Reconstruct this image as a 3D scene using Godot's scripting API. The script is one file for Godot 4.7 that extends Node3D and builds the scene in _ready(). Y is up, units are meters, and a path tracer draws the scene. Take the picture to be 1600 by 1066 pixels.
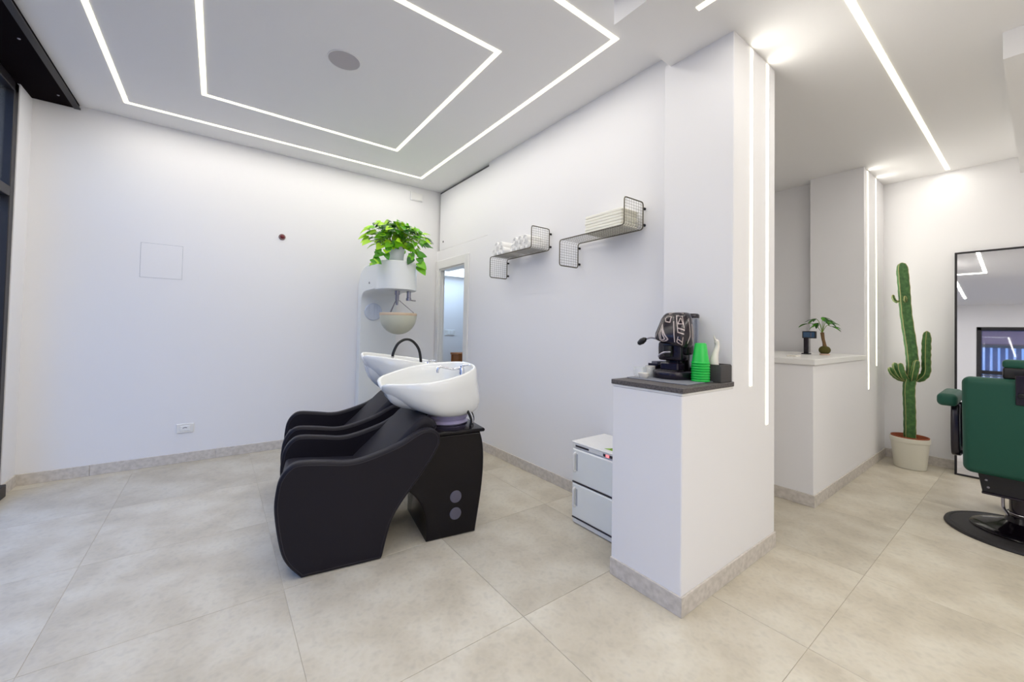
extends Node3D

# ------------------------------------------------------------------ mesh builder
class B:
	var v := PackedVector3Array()
	var uv := PackedVector2Array()
	var g := PackedInt32Array()
	var gid := 0
	var start := 0

	func tri(a: Vector3, b: Vector3, c: Vector3, s: int, ua := Vector2.ZERO, ub := Vector2.ZERO, uc := Vector2.ZERO) -> void:
		if (b - a).cross(c - a).length_squared() < 1e-18:
			return
		v.append(a); v.append(b); v.append(c)
		uv.append(ua); uv.append(ub); uv.append(uc)
		g.append(s)

	func quad(a: Vector3, b: Vector3, c: Vector3, d: Vector3, s: int, ua := Vector2.ZERO, ub := Vector2.ZERO, uc := Vector2.ZERO, ud := Vector2.ZERO) -> void:
		tri(a, b, c, s, ua, ub, uc)
		tri(a, c, d, s, ua, uc, ud)

	func begin() -> void:
		start = v.size()

	func finish() -> void:   # turn the closed shape's faces outward (clockwise)
		var o := v[start] if v.size() > start else Vector3.ZERO
		var vol := 0.0
		for i in range(start, v.size(), 3):
			vol += (v[i] - o).cross(v[i + 1] - o).dot(v[i + 2] - o)
		if vol > 0.0:
			for i in range(start, v.size(), 3):
				var t := v[i + 1]; v[i + 1] = v[i + 2]; v[i + 2] = t
				var q := uv[i + 1]; uv[i + 1] = uv[i + 2]; uv[i + 2] = q

	func sheet(rows: Array, closed := false, s := -2, uvs := false) -> void:
		if s == -2:
			gid += 1; s = gid
		var n: int = rows[0].size()
		var m := n if closed else n - 1
		for i in rows.size() - 1:
			for j in m:
				var k := (j + 1) % n
				if uvs:
					var h := float(rows.size() - 1)
					quad(rows[i][j], rows[i][k], rows[i + 1][k], rows[i + 1][j], s, Vector2(j / float(m), i / h), Vector2((j + 1) / float(m), i / h), Vector2((j + 1) / float(m), (i + 1) / h), Vector2(j / float(m), (i + 1) / h))
				else:
					quad(rows[i][j], rows[i][k], rows[i + 1][k], rows[i + 1][j], s)

	func fan(ring: Array, s := -1) -> void:
		var c := Vector3.ZERO
		for p in ring: c += p
		c /= ring.size()
		for j in ring.size():
			tri(c, ring[j], ring[(j + 1) % ring.size()], s)

	func loft(rows: Array, uvs := false) -> B:    # rings joined to a closed body
		begin()
		sheet(rows, true, -2, uvs)
		var last: Array = rows[-1]
		fan(rows[0]); 
		var rev := last.duplicate(); rev.reverse()
		fan(rev)
		finish()
		return self

	func box(c: Vector3, size: Vector3, r := 0.0, seg := 1, basis := Basis()) -> B:
		begin()
		var h := size / 2.0
		if r <= 0.0:
			for ax in 3:
				for sg in [-1.0, 1.0]:
					var n := Vector3.ZERO; n[ax] = sg * h[ax]
					var a := Vector3.ZERO; a[(ax + 1) % 3] = h[(ax + 1) % 3]
					var b := Vector3.ZERO; b[(ax + 2) % 3] = h[(ax + 2) % 3] * sg
					quad(c + basis * (n - a - b), c + basis * (n + a - b), c + basis * (n + a + b), c + basis * (n - a + b), -1, Vector2(0, 1), Vector2(1, 1), Vector2(1, 0), Vector2(0, 0))
			finish()
			return self
		r = minf(r, minf(h.x, minf(h.y, h.z)))
		var q := h - Vector3(r, r, r)
		var rows := []
		for hemi in [-1.0, 1.0]:
			for i in seg + 1:
				var p := (i / float(seg)) * PI / 2.0
				if hemi < 0: p = p - PI / 2.0
				var row := []
				for quadrant in 4:
					for j in seg + 1:
						var t := (quadrant + j / float(seg)) * PI / 2.0
						var sx := 1.0 if quadrant in [0, 3] else -1.0
						var sz := 1.0 if quadrant in [0, 1] else -1.0
						row.append(c + basis * Vector3(sx * q.x + r * cos(p) * cos(t), hemi * q.y + r * sin(p), sz * q.z + r * cos(p) * sin(t)))
				rows.append(row)
		gid += 1
		sheet(rows, true, gid if seg > 1 else -1)
		for e in [0, rows.size() - 1]:
			var w: Array = rows[e]
			quad(w[0], w[seg + 1], w[2 * (seg + 1)], w[3 * (seg + 1)], gid if seg > 1 else -1) if e else quad(w[3 * (seg + 1)], w[2 * (seg + 1)], w[seg + 1], w[0], gid if seg > 1 else -1)
		finish()
		return self

	func prism(poly: PackedVector2Array, xf: Transform3D, depth: float, bevel := 0.0, seg := 2, crease := 40.0) -> B:
		begin()
		if Geometry2D.is_polygon_clockwise(poly): poly.reverse()
		var n := poly.size()
		var nor := PackedVector2Array()
		var sg := PackedInt32Array()
		gid += 1
		for i in n:
			var d0 := (poly[i] - poly[(i + n - 1) % n]).normalized()
			var d1 := (poly[(i + 1) % n] - poly[i]).normalized()
			var m := (Vector2(d0.y, -d0.x) + Vector2(d1.y, -d1.x)).normalized()
			var k := maxf(0.35, m.dot(Vector2(d0.y, -d0.x)))
			nor.append(m / k)
			if d0.angle_to(d1) > deg_to_rad(crease) or d0.angle_to(d1) < -deg_to_rad(crease): gid += 1
			sg.append(gid)
		var rows := []
		var inner := PackedVector2Array()
		for side in [0, 1]:
			for i in seg + 1:
				if bevel <= 0.0 and i: continue
				var a := i / float(seg) * PI / 2.0
				if side: a = PI / 2.0 - a
				var ins := bevel * (1.0 - sin(a))
				var z := bevel * (1.0 - cos(a))
				if side: z = depth - z
				var row := []
				for j in n:
					var p := poly[j] - nor[j] * ins
					row.append(xf * Vector3(p.x, p.y, z))
				if inner.is_empty():
					for j in n: inner.append(poly[j] - nor[j] * ins)
				rows.append(row)
		for i in rows.size() - 1:
			for j in n:
				var k := (j + 1) % n
				quad(rows[i][j], rows[i][k], rows[i + 1][k], rows[i + 1][j], sg[j])
		var ix := Geometry2D.triangulate_polygon(inner)
		if ix.is_empty(): ix = Geometry2D.triangulate_polygon(poly)
		var top: Array = rows[-1]
		var bot: Array = rows[0]
		for i in range(0, ix.size(), 3):
			var a := ix[i]; var b := ix[i + 1]; var c := ix[i + 2]
			if (inner[b] - inner[a]).cross(inner[c] - inner[a]) < 0.0:
				b = ix[i + 2]; c = ix[i + 1]
			tri(top[a], top[b], top[c], -1)
			tri(bot[a], bot[c], bot[b], -1)
		finish()
		return self

	func tube(path: Array, r, sides := 8, closed := false) -> B:
		begin()
		var rows := []
		var n := path.size()
		var t0: Vector3 = (path[1] - path[0]).normalized()
		var up := Vector3.UP if absf(t0.y) < 0.9 else Vector3.RIGHT
		var x := t0.cross(up).normalized()
		for i in n:
			var t: Vector3
			if closed: t = (path[(i + 1) % n] - path[(i + n - 1) % n]).normalized()
			else: t = (path[mini(i + 1, n - 1)] - path[maxi(i - 1, 0)]).normalized()
			x = (x - t * x.dot(t)).normalized()
			var y := t.cross(x)
			var rr: float = r[i] if r is Array else r
			var row := []
			for j in sides:
				var a := TAU * j / sides
				row.append(path[i] + (x * cos(a) + y * sin(a)) * rr)
			rows.append(row)
		if closed:
			rows.append(rows[0])
			sheet(rows, true)
			finish()
		else:
			v.resize(start); uv.resize(start); g.resize(start / 3)
			loft(rows)
		return self

	func lathe(prof: Array, segs := 24, at := Vector3.ZERO, basis := Basis(), crease := 35.0) -> B:
		begin()
		var rows := []
		for p in prof:
			var row := []
			for j in segs:
				var a := TAU * j / segs
				row.append(at + basis * Vector3(p.x * cos(a), p.y, p.x * sin(a)))
			rows.append(row)
		gid += 1
		for i in rows.size() - 1:
			if i > 0:
				var d0: Vector2 = (prof[i] - prof[i - 1]).normalized()
				var d1: Vector2 = (prof[i + 1] - prof[i]).normalized()
				if absf(d0.angle_to(d1)) > deg_to_rad(crease): gid += 1
			for j in segs:
				var k := (j + 1) % segs
				var ua := Vector2(j / float(segs), i / float(rows.size() - 1))
				var ub := Vector2((j + 1) / float(segs), (i + 1) / float(rows.size() - 1))
				quad(rows[i][j], rows[i][k], rows[i + 1][k], rows[i + 1][j], gid, ua, Vector2(ub.x, ua.y), ub, Vector2(ua.x, ub.y))
		if prof[0].x > 1e-5: fan(rows[0])
		if prof[-1].x > 1e-5:
			var rev: Array = rows[-1].duplicate(); rev.reverse(); fan(rev)
		finish()
		return self

	func mesh() -> ArrayMesh:
		var st := SurfaceTool.new()
		st.begin(Mesh.PRIMITIVE_TRIANGLES)
		for i in g.size():
			st.set_smooth_group(0xFFFFFFFF if g[i] < 0 else g[i])
			for k in 3:
				st.set_uv(uv[i * 3 + k])
				st.add_vertex(v[i * 3 + k])
		st.generate_normals()
		return st.commit()


# ------------------------------------------------------------------ naming helpers
var M := {}
var taken := {}

func numbered(n: String) -> String:
	if not taken.has(n):
		taken[n] = 0
		return n
	taken[n] += 1
	return "%s_%03d" % [n, taken[n]]

func tag(o: Node3D, label: String, category: String, group := "") -> Node3D:
	o.set_meta("label", label)
	o.set_meta("category", category)
	if group: o.set_meta("group", group)
	return o

func thing(called: String, label: String, category: String, at := Vector3.ZERO, turn := 0.0, group := "") -> Node3D:
	var o := Node3D.new()
	o.name = numbered(called)
	add_child(o, true)
	o.position = at
	o.rotation.y = turn
	tag(o, label, category, group)
	return o

func put(called: String, m, mat: Material, parent: Node3D = null, at := Vector3.ZERO) -> MeshInstance3D:
	var o := MeshInstance3D.new()
	o.mesh = m.mesh() if m is B else m
	o.material_override = mat
	o.cast_shadow = GeometryInstance3D.SHADOW_CASTING_SETTING_ON
	o.position = at
	if parent:
		o.name = called
		parent.add_child(o, true)
	else:
		o.name = numbered(called)
		add_child(o, true)
	return o

func solo(called: String, b: B, mat: Material, label: String, category: String, at := Vector3.ZERO, group := "") -> MeshInstance3D:
	var o := put(called, b, mat, null, at)
	tag(o, label, category, group)
	return o

func struct(called: String, b: B, mat: Material) -> MeshInstance3D:
	var o := put(called, b, mat)
	o.set_meta("kind", "structure")
	return o

func lohi(lo: Vector3, hi: Vector3, r := 0.0, b: B = null) -> B:
	if b == null: b = B.new()
	return b.box((lo + hi) / 2.0, (hi - lo).abs(), r)

func smooth(pts: Array, per := 5, closed := true, sharp := []) -> PackedVector2Array:
	var out := PackedVector2Array()
	var n := pts.size()
	for i in (n if closed else n - 1):
		var p1: Vector2 = pts[i]
		var p2: Vector2 = pts[(i + 1) % n]
		var p0: Vector2 = p1 if i in sharp or (not closed and i == 0) else pts[(i + n - 1) % n]
		var p3: Vector2 = p2 if (i + 1) % n in sharp or (not closed and i == n - 2) else pts[(i + 2) % n]
		var straight := i in sharp and (i + 1) % n in sharp
		for k in (1 if straight else per):
			out.append(p1.cubic_interpolate(p2, p0, p3, k / float(per)))
	if not closed: out.append(pts[-1])
	return out

func curve3(pts: Array, per := 6) -> Array:
	var out := []
	for i in pts.size() - 1:
		var p0: Vector3 = pts[maxi(i - 1, 0)]
		var p3: Vector3 = pts[mini(i + 2, pts.size() - 1)]
		for k in per:
			out.append(pts[i].cubic_interpolate(pts[i + 1], p0, p3, k / float(per)))
	out.append(pts[-1])
	return out

func fillet(pts: Array, r: float, closed := false, per := 4) -> Array:
	var out := []
	var n := pts.size()
	for i in n:
		if not closed and (i == 0 or i == n - 1):
			out.append(pts[i])
			continue
		var a: Vector3 = pts[i] + (pts[(i + n - 1) % n] - pts[i]).limit_length(r)
		var c: Vector3 = pts[i] + (pts[(i + 1) % n] - pts[i]).limit_length(r)
		for k in per + 1:
			var t := k / float(per)
			out.append(a.lerp(pts[i], t).lerp(pts[i].lerp(c, t), t))
	return out


# ------------------------------------------------------------------ materials
func mat(called: String, c: Color, rough := 0.6, metal := 0.0, spec := 0.5) -> StandardMaterial3D:
	var m := StandardMaterial3D.new()
	m.resource_name = called
	m.albedo_color = c
	m.roughness = rough
	m.metallic = metal
	m.metallic_specular = spec
	M[called] = m
	return m

func noise_tex(seed_: int, freq: float, ramp: Array, size := 512, oct := 4, normal := false) -> NoiseTexture2D:
	var f := FastNoiseLite.new()
	f.seed = seed_
	f.noise_type = FastNoiseLite.TYPE_SIMPLEX_SMOOTH
	f.frequency = freq
	f.fractal_octaves = oct
	var t := NoiseTexture2D.new()
	t.width = size; t.height = size
	t.seamless = true
	t.noise = f
	if normal:
		t.as_normal_map = true
		t.bump_strength = 4.0
	if ramp.size():
		var gr := Gradient.new()
		gr.offsets = PackedFloat32Array(ramp.map(func(e): return e[0]))
		gr.colors = PackedColorArray(ramp.map(func(e): return e[1]))
		t.color_ramp = gr
	return t

func tri_map(m: StandardMaterial3D, scale: float, offset := Vector3.ZERO) -> void:
	m.uv1_triplanar = true
	m.uv1_world_triplanar = true
	m.uv1_scale = Vector3.ONE * scale
	m.uv1_offset = offset

func glow(called: String, c: Color, e: float) -> StandardMaterial3D:
	var m := mat(called, Color(0.9, 0.9, 0.88), 0.5)
	m.emission_enabled = true
	m.emission = c
	m.emission_energy_multiplier = e
	return m

var tile_mats := []

func make_materials() -> void:
	mat("wall", Color(0.95, 0.945, 0.95), 0.7, 0.0, 0.3)
	mat("ceiling", Color(0.95, 0.945, 0.945), 0.8, 0.0, 0.3)
	mat("trim_white", Color(0.93, 0.925, 0.915), 0.35)
	mat("gap", Color(0.42, 0.41, 0.43), 0.8)
	mat("grout", Color(0.82, 0.79, 0.73), 0.85)
	var cloud := noise_tex(7, 0.006, [[0.0, Color(0.76, 0.725, 0.655)], [0.4, Color(0.815, 0.78, 0.71)], [0.62, Color(0.84, 0.81, 0.745)], [1.0, Color(0.875, 0.85, 0.79)]], 1024, 6)
	var grain := noise_tex(19, 0.09, [[0.0, Color(0.93, 0.93, 0.93)], [0.5, Color(1, 1, 1)], [1.0, Color(0.965, 0.96, 0.95)]], 512, 3)
	for k in 6:
		var m := mat("tile_%d" % k, Color(1, 1, 1).darkened([0.0, 0.035, 0.012, 0.05, 0.022, 0.0][k]), 0.42, 0.0, 0.45)
		m.albedo_texture = cloud
		tri_map(m, 0.42, Vector3(k * 0.37, k * 0.21, k * 0.53))
		m.detail_enabled = true
		m.detail_blend_mode = BaseMaterial3D.BLEND_MODE_MUL
		m.detail_albedo = grain
		tile_mats.append(m)
	var bb := mat("base_tile", Color(0.93, 0.92, 0.92), 0.5, 0.0, 0.4)
	bb.albedo_texture = noise_tex(23, 0.035, [[0.0, Color(0.82, 0.80, 0.765)], [0.5, Color(0.89, 0.87, 0.835)], [1.0, Color(0.95, 0.93, 0.90)]], 512, 5)
	tri_map(bb, 1.3)
	var lea := mat("leather", Color(0.085, 0.07, 0.105), 0.5, 0.0, 0.35)
	lea.rim_enabled = true; lea.rim = 0.18; lea.rim_tint = 0.3
	lea.normal_enabled = true
	lea.normal_texture = noise_tex(3, 0.12, [], 512, 3, true)
	lea.normal_scale = 0.25
	tri_map(lea, 5.0)
	mat("piping", Color(0.13, 0.115, 0.14), 0.55)
	mat("gloss_black", Color(0.045, 0.03, 0.055), 0.14, 0.0, 0.36)
	mat("black", Color(0.06, 0.055, 0.07), 0.4)
	mat("rubber", Color(0.13, 0.12, 0.13), 0.6)
	mat("cap_grey", Color(0.34, 0.33, 0.39), 0.45)
	var cer := mat("ceramic", Color(0.94, 0.94, 0.925), 0.07)
	cer.clearcoat_enabled = true; cer.clearcoat = 0.6; cer.clearcoat_roughness = 0.03
	mat("collar", Color(0.78, 0.74, 0.86), 0.4)
	mat("chrome", Color(0.86, 0.86, 0.88), 0.08, 1.0)
	mat("steel", Color(0.62, 0.61, 0.64), 0.3, 1.0)
	var grn := mat("green_leather", Color(0.11, 0.31, 0.255), 0.5, 0.0, 0.4)
	grn.normal_enabled = true
	grn.normal_texture = M["leather"].normal_texture
	grn.normal_scale = 0.3
	tri_map(grn, 6.0)
	mat("wire", Color(0.43, 0.41, 0.36), 0.5, 0.4)
	var tw := mat("towel", Color(0.965, 0.96, 0.95), 0.95, 0.0, 0.2)
	tw.normal_enabled = true
	tw.normal_texture = noise_tex(31, 0.25, [], 256, 2, true)
	tw.normal_scale = 0.25
	tri_map(tw, 8.0)
	var tc := mat("towel_cream", Color(0.985, 0.975, 0.925), 0.95, 0.0, 0.2)
	tc.normal_enabled = true
	tc.normal_texture = tw.normal_texture
	tc.normal_scale = 0.2
	tri_map(tc, 8.0)
	mat("appliance", Color(0.95, 0.95, 0.945), 0.3)
	mat("door_glass", Color(0.955, 0.965, 0.955), 0.25)
	mat("handle", Color(0.72, 0.73, 0.75), 0.3)
	mat("dark_strip", Color(0.23, 0.22, 0.25), 0.4)
	mat("sticker_green", Color(0.55, 0.72, 0.10), 0.5)
	glow("display_red", Color(1.0, 0.08, 0.05), 1.2)
	var sl := mat("slate", Color(1, 1, 1), 0.6)
	sl.albedo_texture = noise_tex(41, 0.05, [[0.0, Color(0.25, 0.235, 0.24)], [0.5, Color(0.35, 0.33, 0.33)], [1.0, Color(0.45, 0.43, 0.42)]], 512, 4)
	tri_map(sl, 3.0)
	mat("mat_grey", Color(0.50, 0.51, 0.55), 0.55)
	var bk := mat("basket", Color(1, 1, 1), 0.8)
	bk.albedo_texture = noise_tex(47, 0.12, [[0.0, Color(0.16, 0.15, 0.16)], [0.5, Color(0.29, 0.28, 0.285)], [1.0, Color(0.42, 0.41, 0.41)]], 256, 2)
	tri_map(bk, 9.0)
	mat("cup_green", Color(0.02, 0.75, 0.27), 0.35)
	mat("porcelain", Color(0.93, 0.91, 0.875), 0.2)
	var gl := mat("glass", Color(0.95, 0.97, 0.96, 0.12), 0.03)
	gl.transparency = BaseMaterial3D.TRANSPARENCY_ALPHA
	var pane := mat("pane", Color(0.92, 0.96, 1.0, 0.05), 0.02)
	pane.transparency = BaseMaterial3D.TRANSPARENCY_ALPHA
	var tank := mat("tank", Color(0.72, 0.76, 0.86, 0.28), 0.08)
	tank.transparency = BaseMaterial3D.TRANSPARENCY_ALPHA
	mat("plum_black", Color(0.115, 0.085, 0.14), 0.22)
	mat("frame_dark", Color(0.10, 0.085, 0.105), 0.45)
	mat("soffit_dark", Color(0.06, 0.035, 0.05), 0.85, 0.0, 0.15)
	mat("mirror", Color(0.90, 0.905, 0.93), 0.015, 1.0)
	mat("pot_cream", Color(0.865, 0.85, 0.79), 0.5)
	mat("pot_grey", Color(0.83, 0.845, 0.87), 0.45)
	mat("terracotta", Color(0.60, 0.31, 0.19), 0.8)
	var soil := mat("soil", Color(1, 1, 1), 0.95)
	soil.albedo_texture = noise_tex(53, 0.2, [[0.0, Color(0.33, 0.16, 0.09)], [0.5, Color(0.52, 0.28, 0.17)], [1.0, Color(0.66, 0.42, 0.27)]], 256, 2)
	tri_map(soil, 10.0)
	var cac := mat("cactus", Color(1, 1, 1), 0.5)
	cac.albedo_texture = noise_tex(59, 0.03, [[0.0, Color(0.14, 0.28, 0.13)], [0.5, Color(0.22, 0.38, 0.18)], [1.0, Color(0.33, 0.48, 0.25)]], 256, 3)
	tri_map(cac, 3.0)
	mat("cactus_ridge", Color(0.62, 0.60, 0.38), 0.7)
	for e in [["leaf_lime", Color(0.66, 0.86, 0.13)], ["leaf_bright", Color(0.46, 0.75, 0.09)], ["leaf_mid", Color(0.29, 0.58, 0.08)], ["leaf_deep", Color(0.13, 0.36, 0.08)]]:
		var lm := mat(e[0], e[1], 0.4)
		lm.backlight_enabled = true
		lm.backlight = Color(e[1].r * 0.5, e[1].g * 0.5, e[1].b * 0.4)
	mat("vine", Color(0.45, 0.58, 0.16), 0.6)
	var bark := mat("bark", Color(1, 1, 1), 0.85)
	bark.albedo_texture = noise_tex(61, 0.08, [[0.0, Color(0.30, 0.21, 0.13)], [0.5, Color(0.47, 0.36, 0.24)], [1.0, Color(0.62, 0.50, 0.36)]], 256, 3)
	tri_map(bark, 6.0)
	var moss := mat("moss", Color(1, 1, 1), 0.95)
	moss.albedo_texture = noise_tex(67, 0.15, [[0.0, Color(0.20, 0.19, 0.07)], [0.5, Color(0.32, 0.30, 0.12)], [1.0, Color(0.45, 0.42, 0.20)]], 256, 3)
	tri_map(moss, 8.0)
	mat("blush", Color(0.87, 0.76, 0.70), 0.5)
	mat("bowl_sage", Color(0.80, 0.80, 0.72), 0.45)
	mat("bowl_rim", Color(0.80, 0.71, 0.60), 0.5)
	mat("unit_white", Color(0.925, 0.935, 0.93), 0.3)
	mat("disc_pale", Color(0.83, 0.86, 0.91), 0.2)
	mat("speaker", Color(0.74, 0.72, 0.73), 0.9)
	mat("screen_blue_reflection", Color(0.24, 0.35, 0.48), 0.08)  # black screen; its bluish reflection is put into the colour
	mat("wood", Color(0.62, 0.36, 0.12), 0.5)
	mat("red_plastic", Color(0.42, 0.06, 0.10), 0.4)
	mat("hole_ring", Color(0.55, 0.46, 0.46), 0.6)
	mat("street", Color(0.46, 0.46, 0.47), 0.9)
	mat("facade_blue", Color(0.20, 0.40, 0.58), 0.8)
	mat("facade_pink", Color(0.66, 0.42, 0.42), 0.8)
	mat("rail_white", Color(0.90, 0.93, 0.95), 0.5)
	glow("led", Color(1.0, 0.975, 0.84), 1.6)
	glow("led_cool", Color(0.88, 0.95, 1.0), 1.3)


# ------------------------------------------------------------------ scene
const XR := 2.268      # right wall
const ZB := -4.711     # back wall
const XL := -1.21      # shop front
const YA := 3.036      # high ceiling
const YC := 2.89       # low ceiling
const XC := 5.709      # far wall with the mirror
const ZF := 2.4        # wall behind the camera
const CT := 1.013      # coffee counter
const LED_W := 1.75     # watts of light per metre of strip
const SKY := 1.8

func _ready() -> void:
	# camera
	var cam := Camera3D.new()
	cam.name = "camera"
	cam.projection = Camera3D.PROJECTION_FRUSTUM
	cam.near = 0.05
	cam.far = 60.0
	var f := 619.42
	cam.size = 1066.0 / f * cam.near
	cam.frustum_offset = Vector2(0.0, -32.94 / f * cam.near)
	cam.transform = Transform3D(Basis(Vector3.UP, -0.63878) * Basis(Vector3.RIGHT, 0.024514) * Basis(Vector3.BACK, 0.017792), Vector3(0, 1.265, 0))
	add_child(cam)
	cam.current = true
	# sky and exposure
	var env := Environment.new()
	var sm := ProceduralSkyMaterial.new()
	sm.sky_top_color = Color(0.42, 0.64, 1.0)
	sm.sky_horizon_color = Color(0.58, 0.79, 1.0)
	sm.ground_bottom_color = Color(0.45, 0.46, 0.48)
	sm.ground_horizon_color = Color(0.75, 0.80, 0.86)
	sm.energy_multiplier = SKY
	var sky := Sky.new()
	sky.sky_material = sm
	env.background_mode = Environment.BG_SKY
	env.sky = sky
	env.tonemap_mode = Environment.TONE_MAPPER_LINEAR
	env.tonemap_exposure = 1.38
	env.sdfgi_enabled = true
	env.ssao_enabled = true
	env.ssil_enabled = true
	var we := WorldEnvironment.new()
	we.name = "environment"
	we.environment = env
	add_child(we)
	make_materials()
	lights()
	shell()
	street()
	wall_fittings()
	shelves()
	shampoo_units()
	planter_unit()
	coffee_counter()
	towel_cabinet()
	reception()
	cactus()
	leaning_mirror()
	barber_chair()


func area(parent: Node3D, at: Vector3, basis: Basis, size: Vector2, watts: float, c: Color) -> void:
	var a := AreaLight3D.new()
	a.name = "strip_light"
	a.area_size = size
	a.light_energy = watts / (PI * PI)
	a.light_color = c
	a.shadow_enabled = true
	a.area_range = 12.0
	a.transform = Transform3D(basis, at)
	parent.add_child(a, true)

func strip(parent: Node3D, a: Vector3, b: Vector3, normal: Vector3, w := 0.03, watts := LED_W) -> void:
	var d := (b - a).normalized()
	var n := normal
	var s := d.cross(n)
	var bas := Basis(d, s, -n) if d.cross(s).dot(-n) > 0 else Basis(d, -s, -n)
	var L := (b - a).length()
	var bb := B.new().box((a + b) / 2.0 + n * 0.0015, Vector3(L, w, 0.005), 0.0, 1, Basis(bas.x, bas.y, bas.z))
	put("diffuser", bb, M["led"], parent)
	# an area light shines along its own -Z
	var ab := Basis(d, n.cross(d), n) 
	ab = Basis(d, (-n).cross(d), -n)
	area(parent, (a + b) / 2.0 + n * 0.007, ab, Vector2(L, w), watts * L, Color(1.0, 0.985, 0.955))

func ring(x0: float, x1: float, z0: float, z1: float, label: String, watts := LED_W) -> void:
	var t := thing("led_light_line", label, "light", Vector3.ZERO, 0.0, "")
	var h := 0.015
	var D := Vector3.DOWN
	strip(t, Vector3(x0 - h, YA, z0), Vector3(x1 + h, YA, z0), D, 0.03, watts)
	strip(t, Vector3(x0 - h, YA, z1), Vector3(x1 + h, YA, z1), D, 0.03, watts)
	strip(t, Vector3(x0, YA, z0 + h), Vector3(x0, YA, z1 - h), D, 0.03, watts)
	strip(t, Vector3(x1, YA, z0 + h), Vector3(x1, YA, z1 - h), D, 0.03, watts)

func lights() -> void:
	ring(-0.638, 1.884, -4.385, -1.537, "large outer rectangle of white LED line set into the high ceiling")
	ring(-0.133, 1.387, -3.851, -2.066, "smaller inner rectangle of white LED line around the ceiling speaker")
	var t := thing("led_light_line", "L-shaped white LED line on the low ceiling above the green barber chair", "light")
	strip(t, Vector3(1.87, YC, -0.55), Vector3(5.63, YC, -0.55), Vector3.DOWN)
	strip(t, Vector3(1.885, YC, -1.026), Vector3(1.885, YC, -0.565), Vector3.DOWN)
	t = thing("led_light_line", "straight white LED line crossing the high ceiling, reflected in the floor mirror", "light")
	strip(t, Vector3(-0.5, YA, -0.95), Vector3(1.3, YA, -0.95), Vector3.DOWN)
	ring(-0.1, 1.35, 0.5, 1.9, "unseen rectangle of white LED line behind the camera, lighting the front-facing walls", 4.9)  # out of view; placed to light the surfaces facing the camera
	t = thing("led_light_line", "unseen straight LED line on the low ceiling, lighting the pillars and reception", "light")
	strip(t, Vector3(1.9, YC, 1.15), Vector3(3.3, YC, 1.15), Vector3.DOWN, 0.03, 4.9)  # unseen line, strength set to brighten pillars and reception
	t = thing("led_light_line", "unseen white LED line under the dropped ceiling box, lighting the barber chair zone", "light")
	strip(t, Vector3(3.6, 2.745, 0.9), Vector3(5.5, 2.745, 0.9), Vector3.DOWN, 0.03, 4.9)  # unseen line, put here to light the right-hand zone
	for e in [[2.385, 0.975, -0.981, "vertical LED line on the near pillar, shorter one beside the coffee counter"], [2.6, 0.736, -0.981, "vertical LED line on the near pillar, longer one at its right edge"], [5.07, 0.75, -1.027, "vertical LED line on the far pillar near the cactus, longer left one"], [5.38, 0.965, -1.027, "vertical LED line on the far pillar near the cactus, next to the corner"]]:
		t = thing("led_light_line", e[3], "light")
		strip(t, Vector3(e[0], YC - 0.012, e[2]), Vector3(e[0], e[1], e[2]), Vector3.BACK, 0.026, 0.9)


func baseboard(called: String, a: Vector3, b: Vector3, n: Vector3, first := 0.5) -> void:
	# a run of skirting tiles from a to b, n pointing into the room
	var o := Node3D.new()
	o.name = called
	add_child(o, true)
	o.set_meta("kind", "structure")
	var L := (b - a).length()
	var d := (b - a) / L
	var s := 0.0
	var k := 0
	while s < L - 0.001:
		var e := minf(L, s + (first if k == 0 else 0.83))
		var c := a + d * (s + e) / 2.0 + n * 0.005 + Vector3(0, 0.044, 0)
		put("baseboard_tile", B.new().box(c, Vector3(absf(d.x) * (e - s - 0.0015) + absf(n.x) * 0.01, 0.088, absf(d.z) * (e - s - 0.0015) + absf(n.z) * 0.01), 0.0015), M["base_tile"], o)
		s = e
		k += 1

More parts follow.
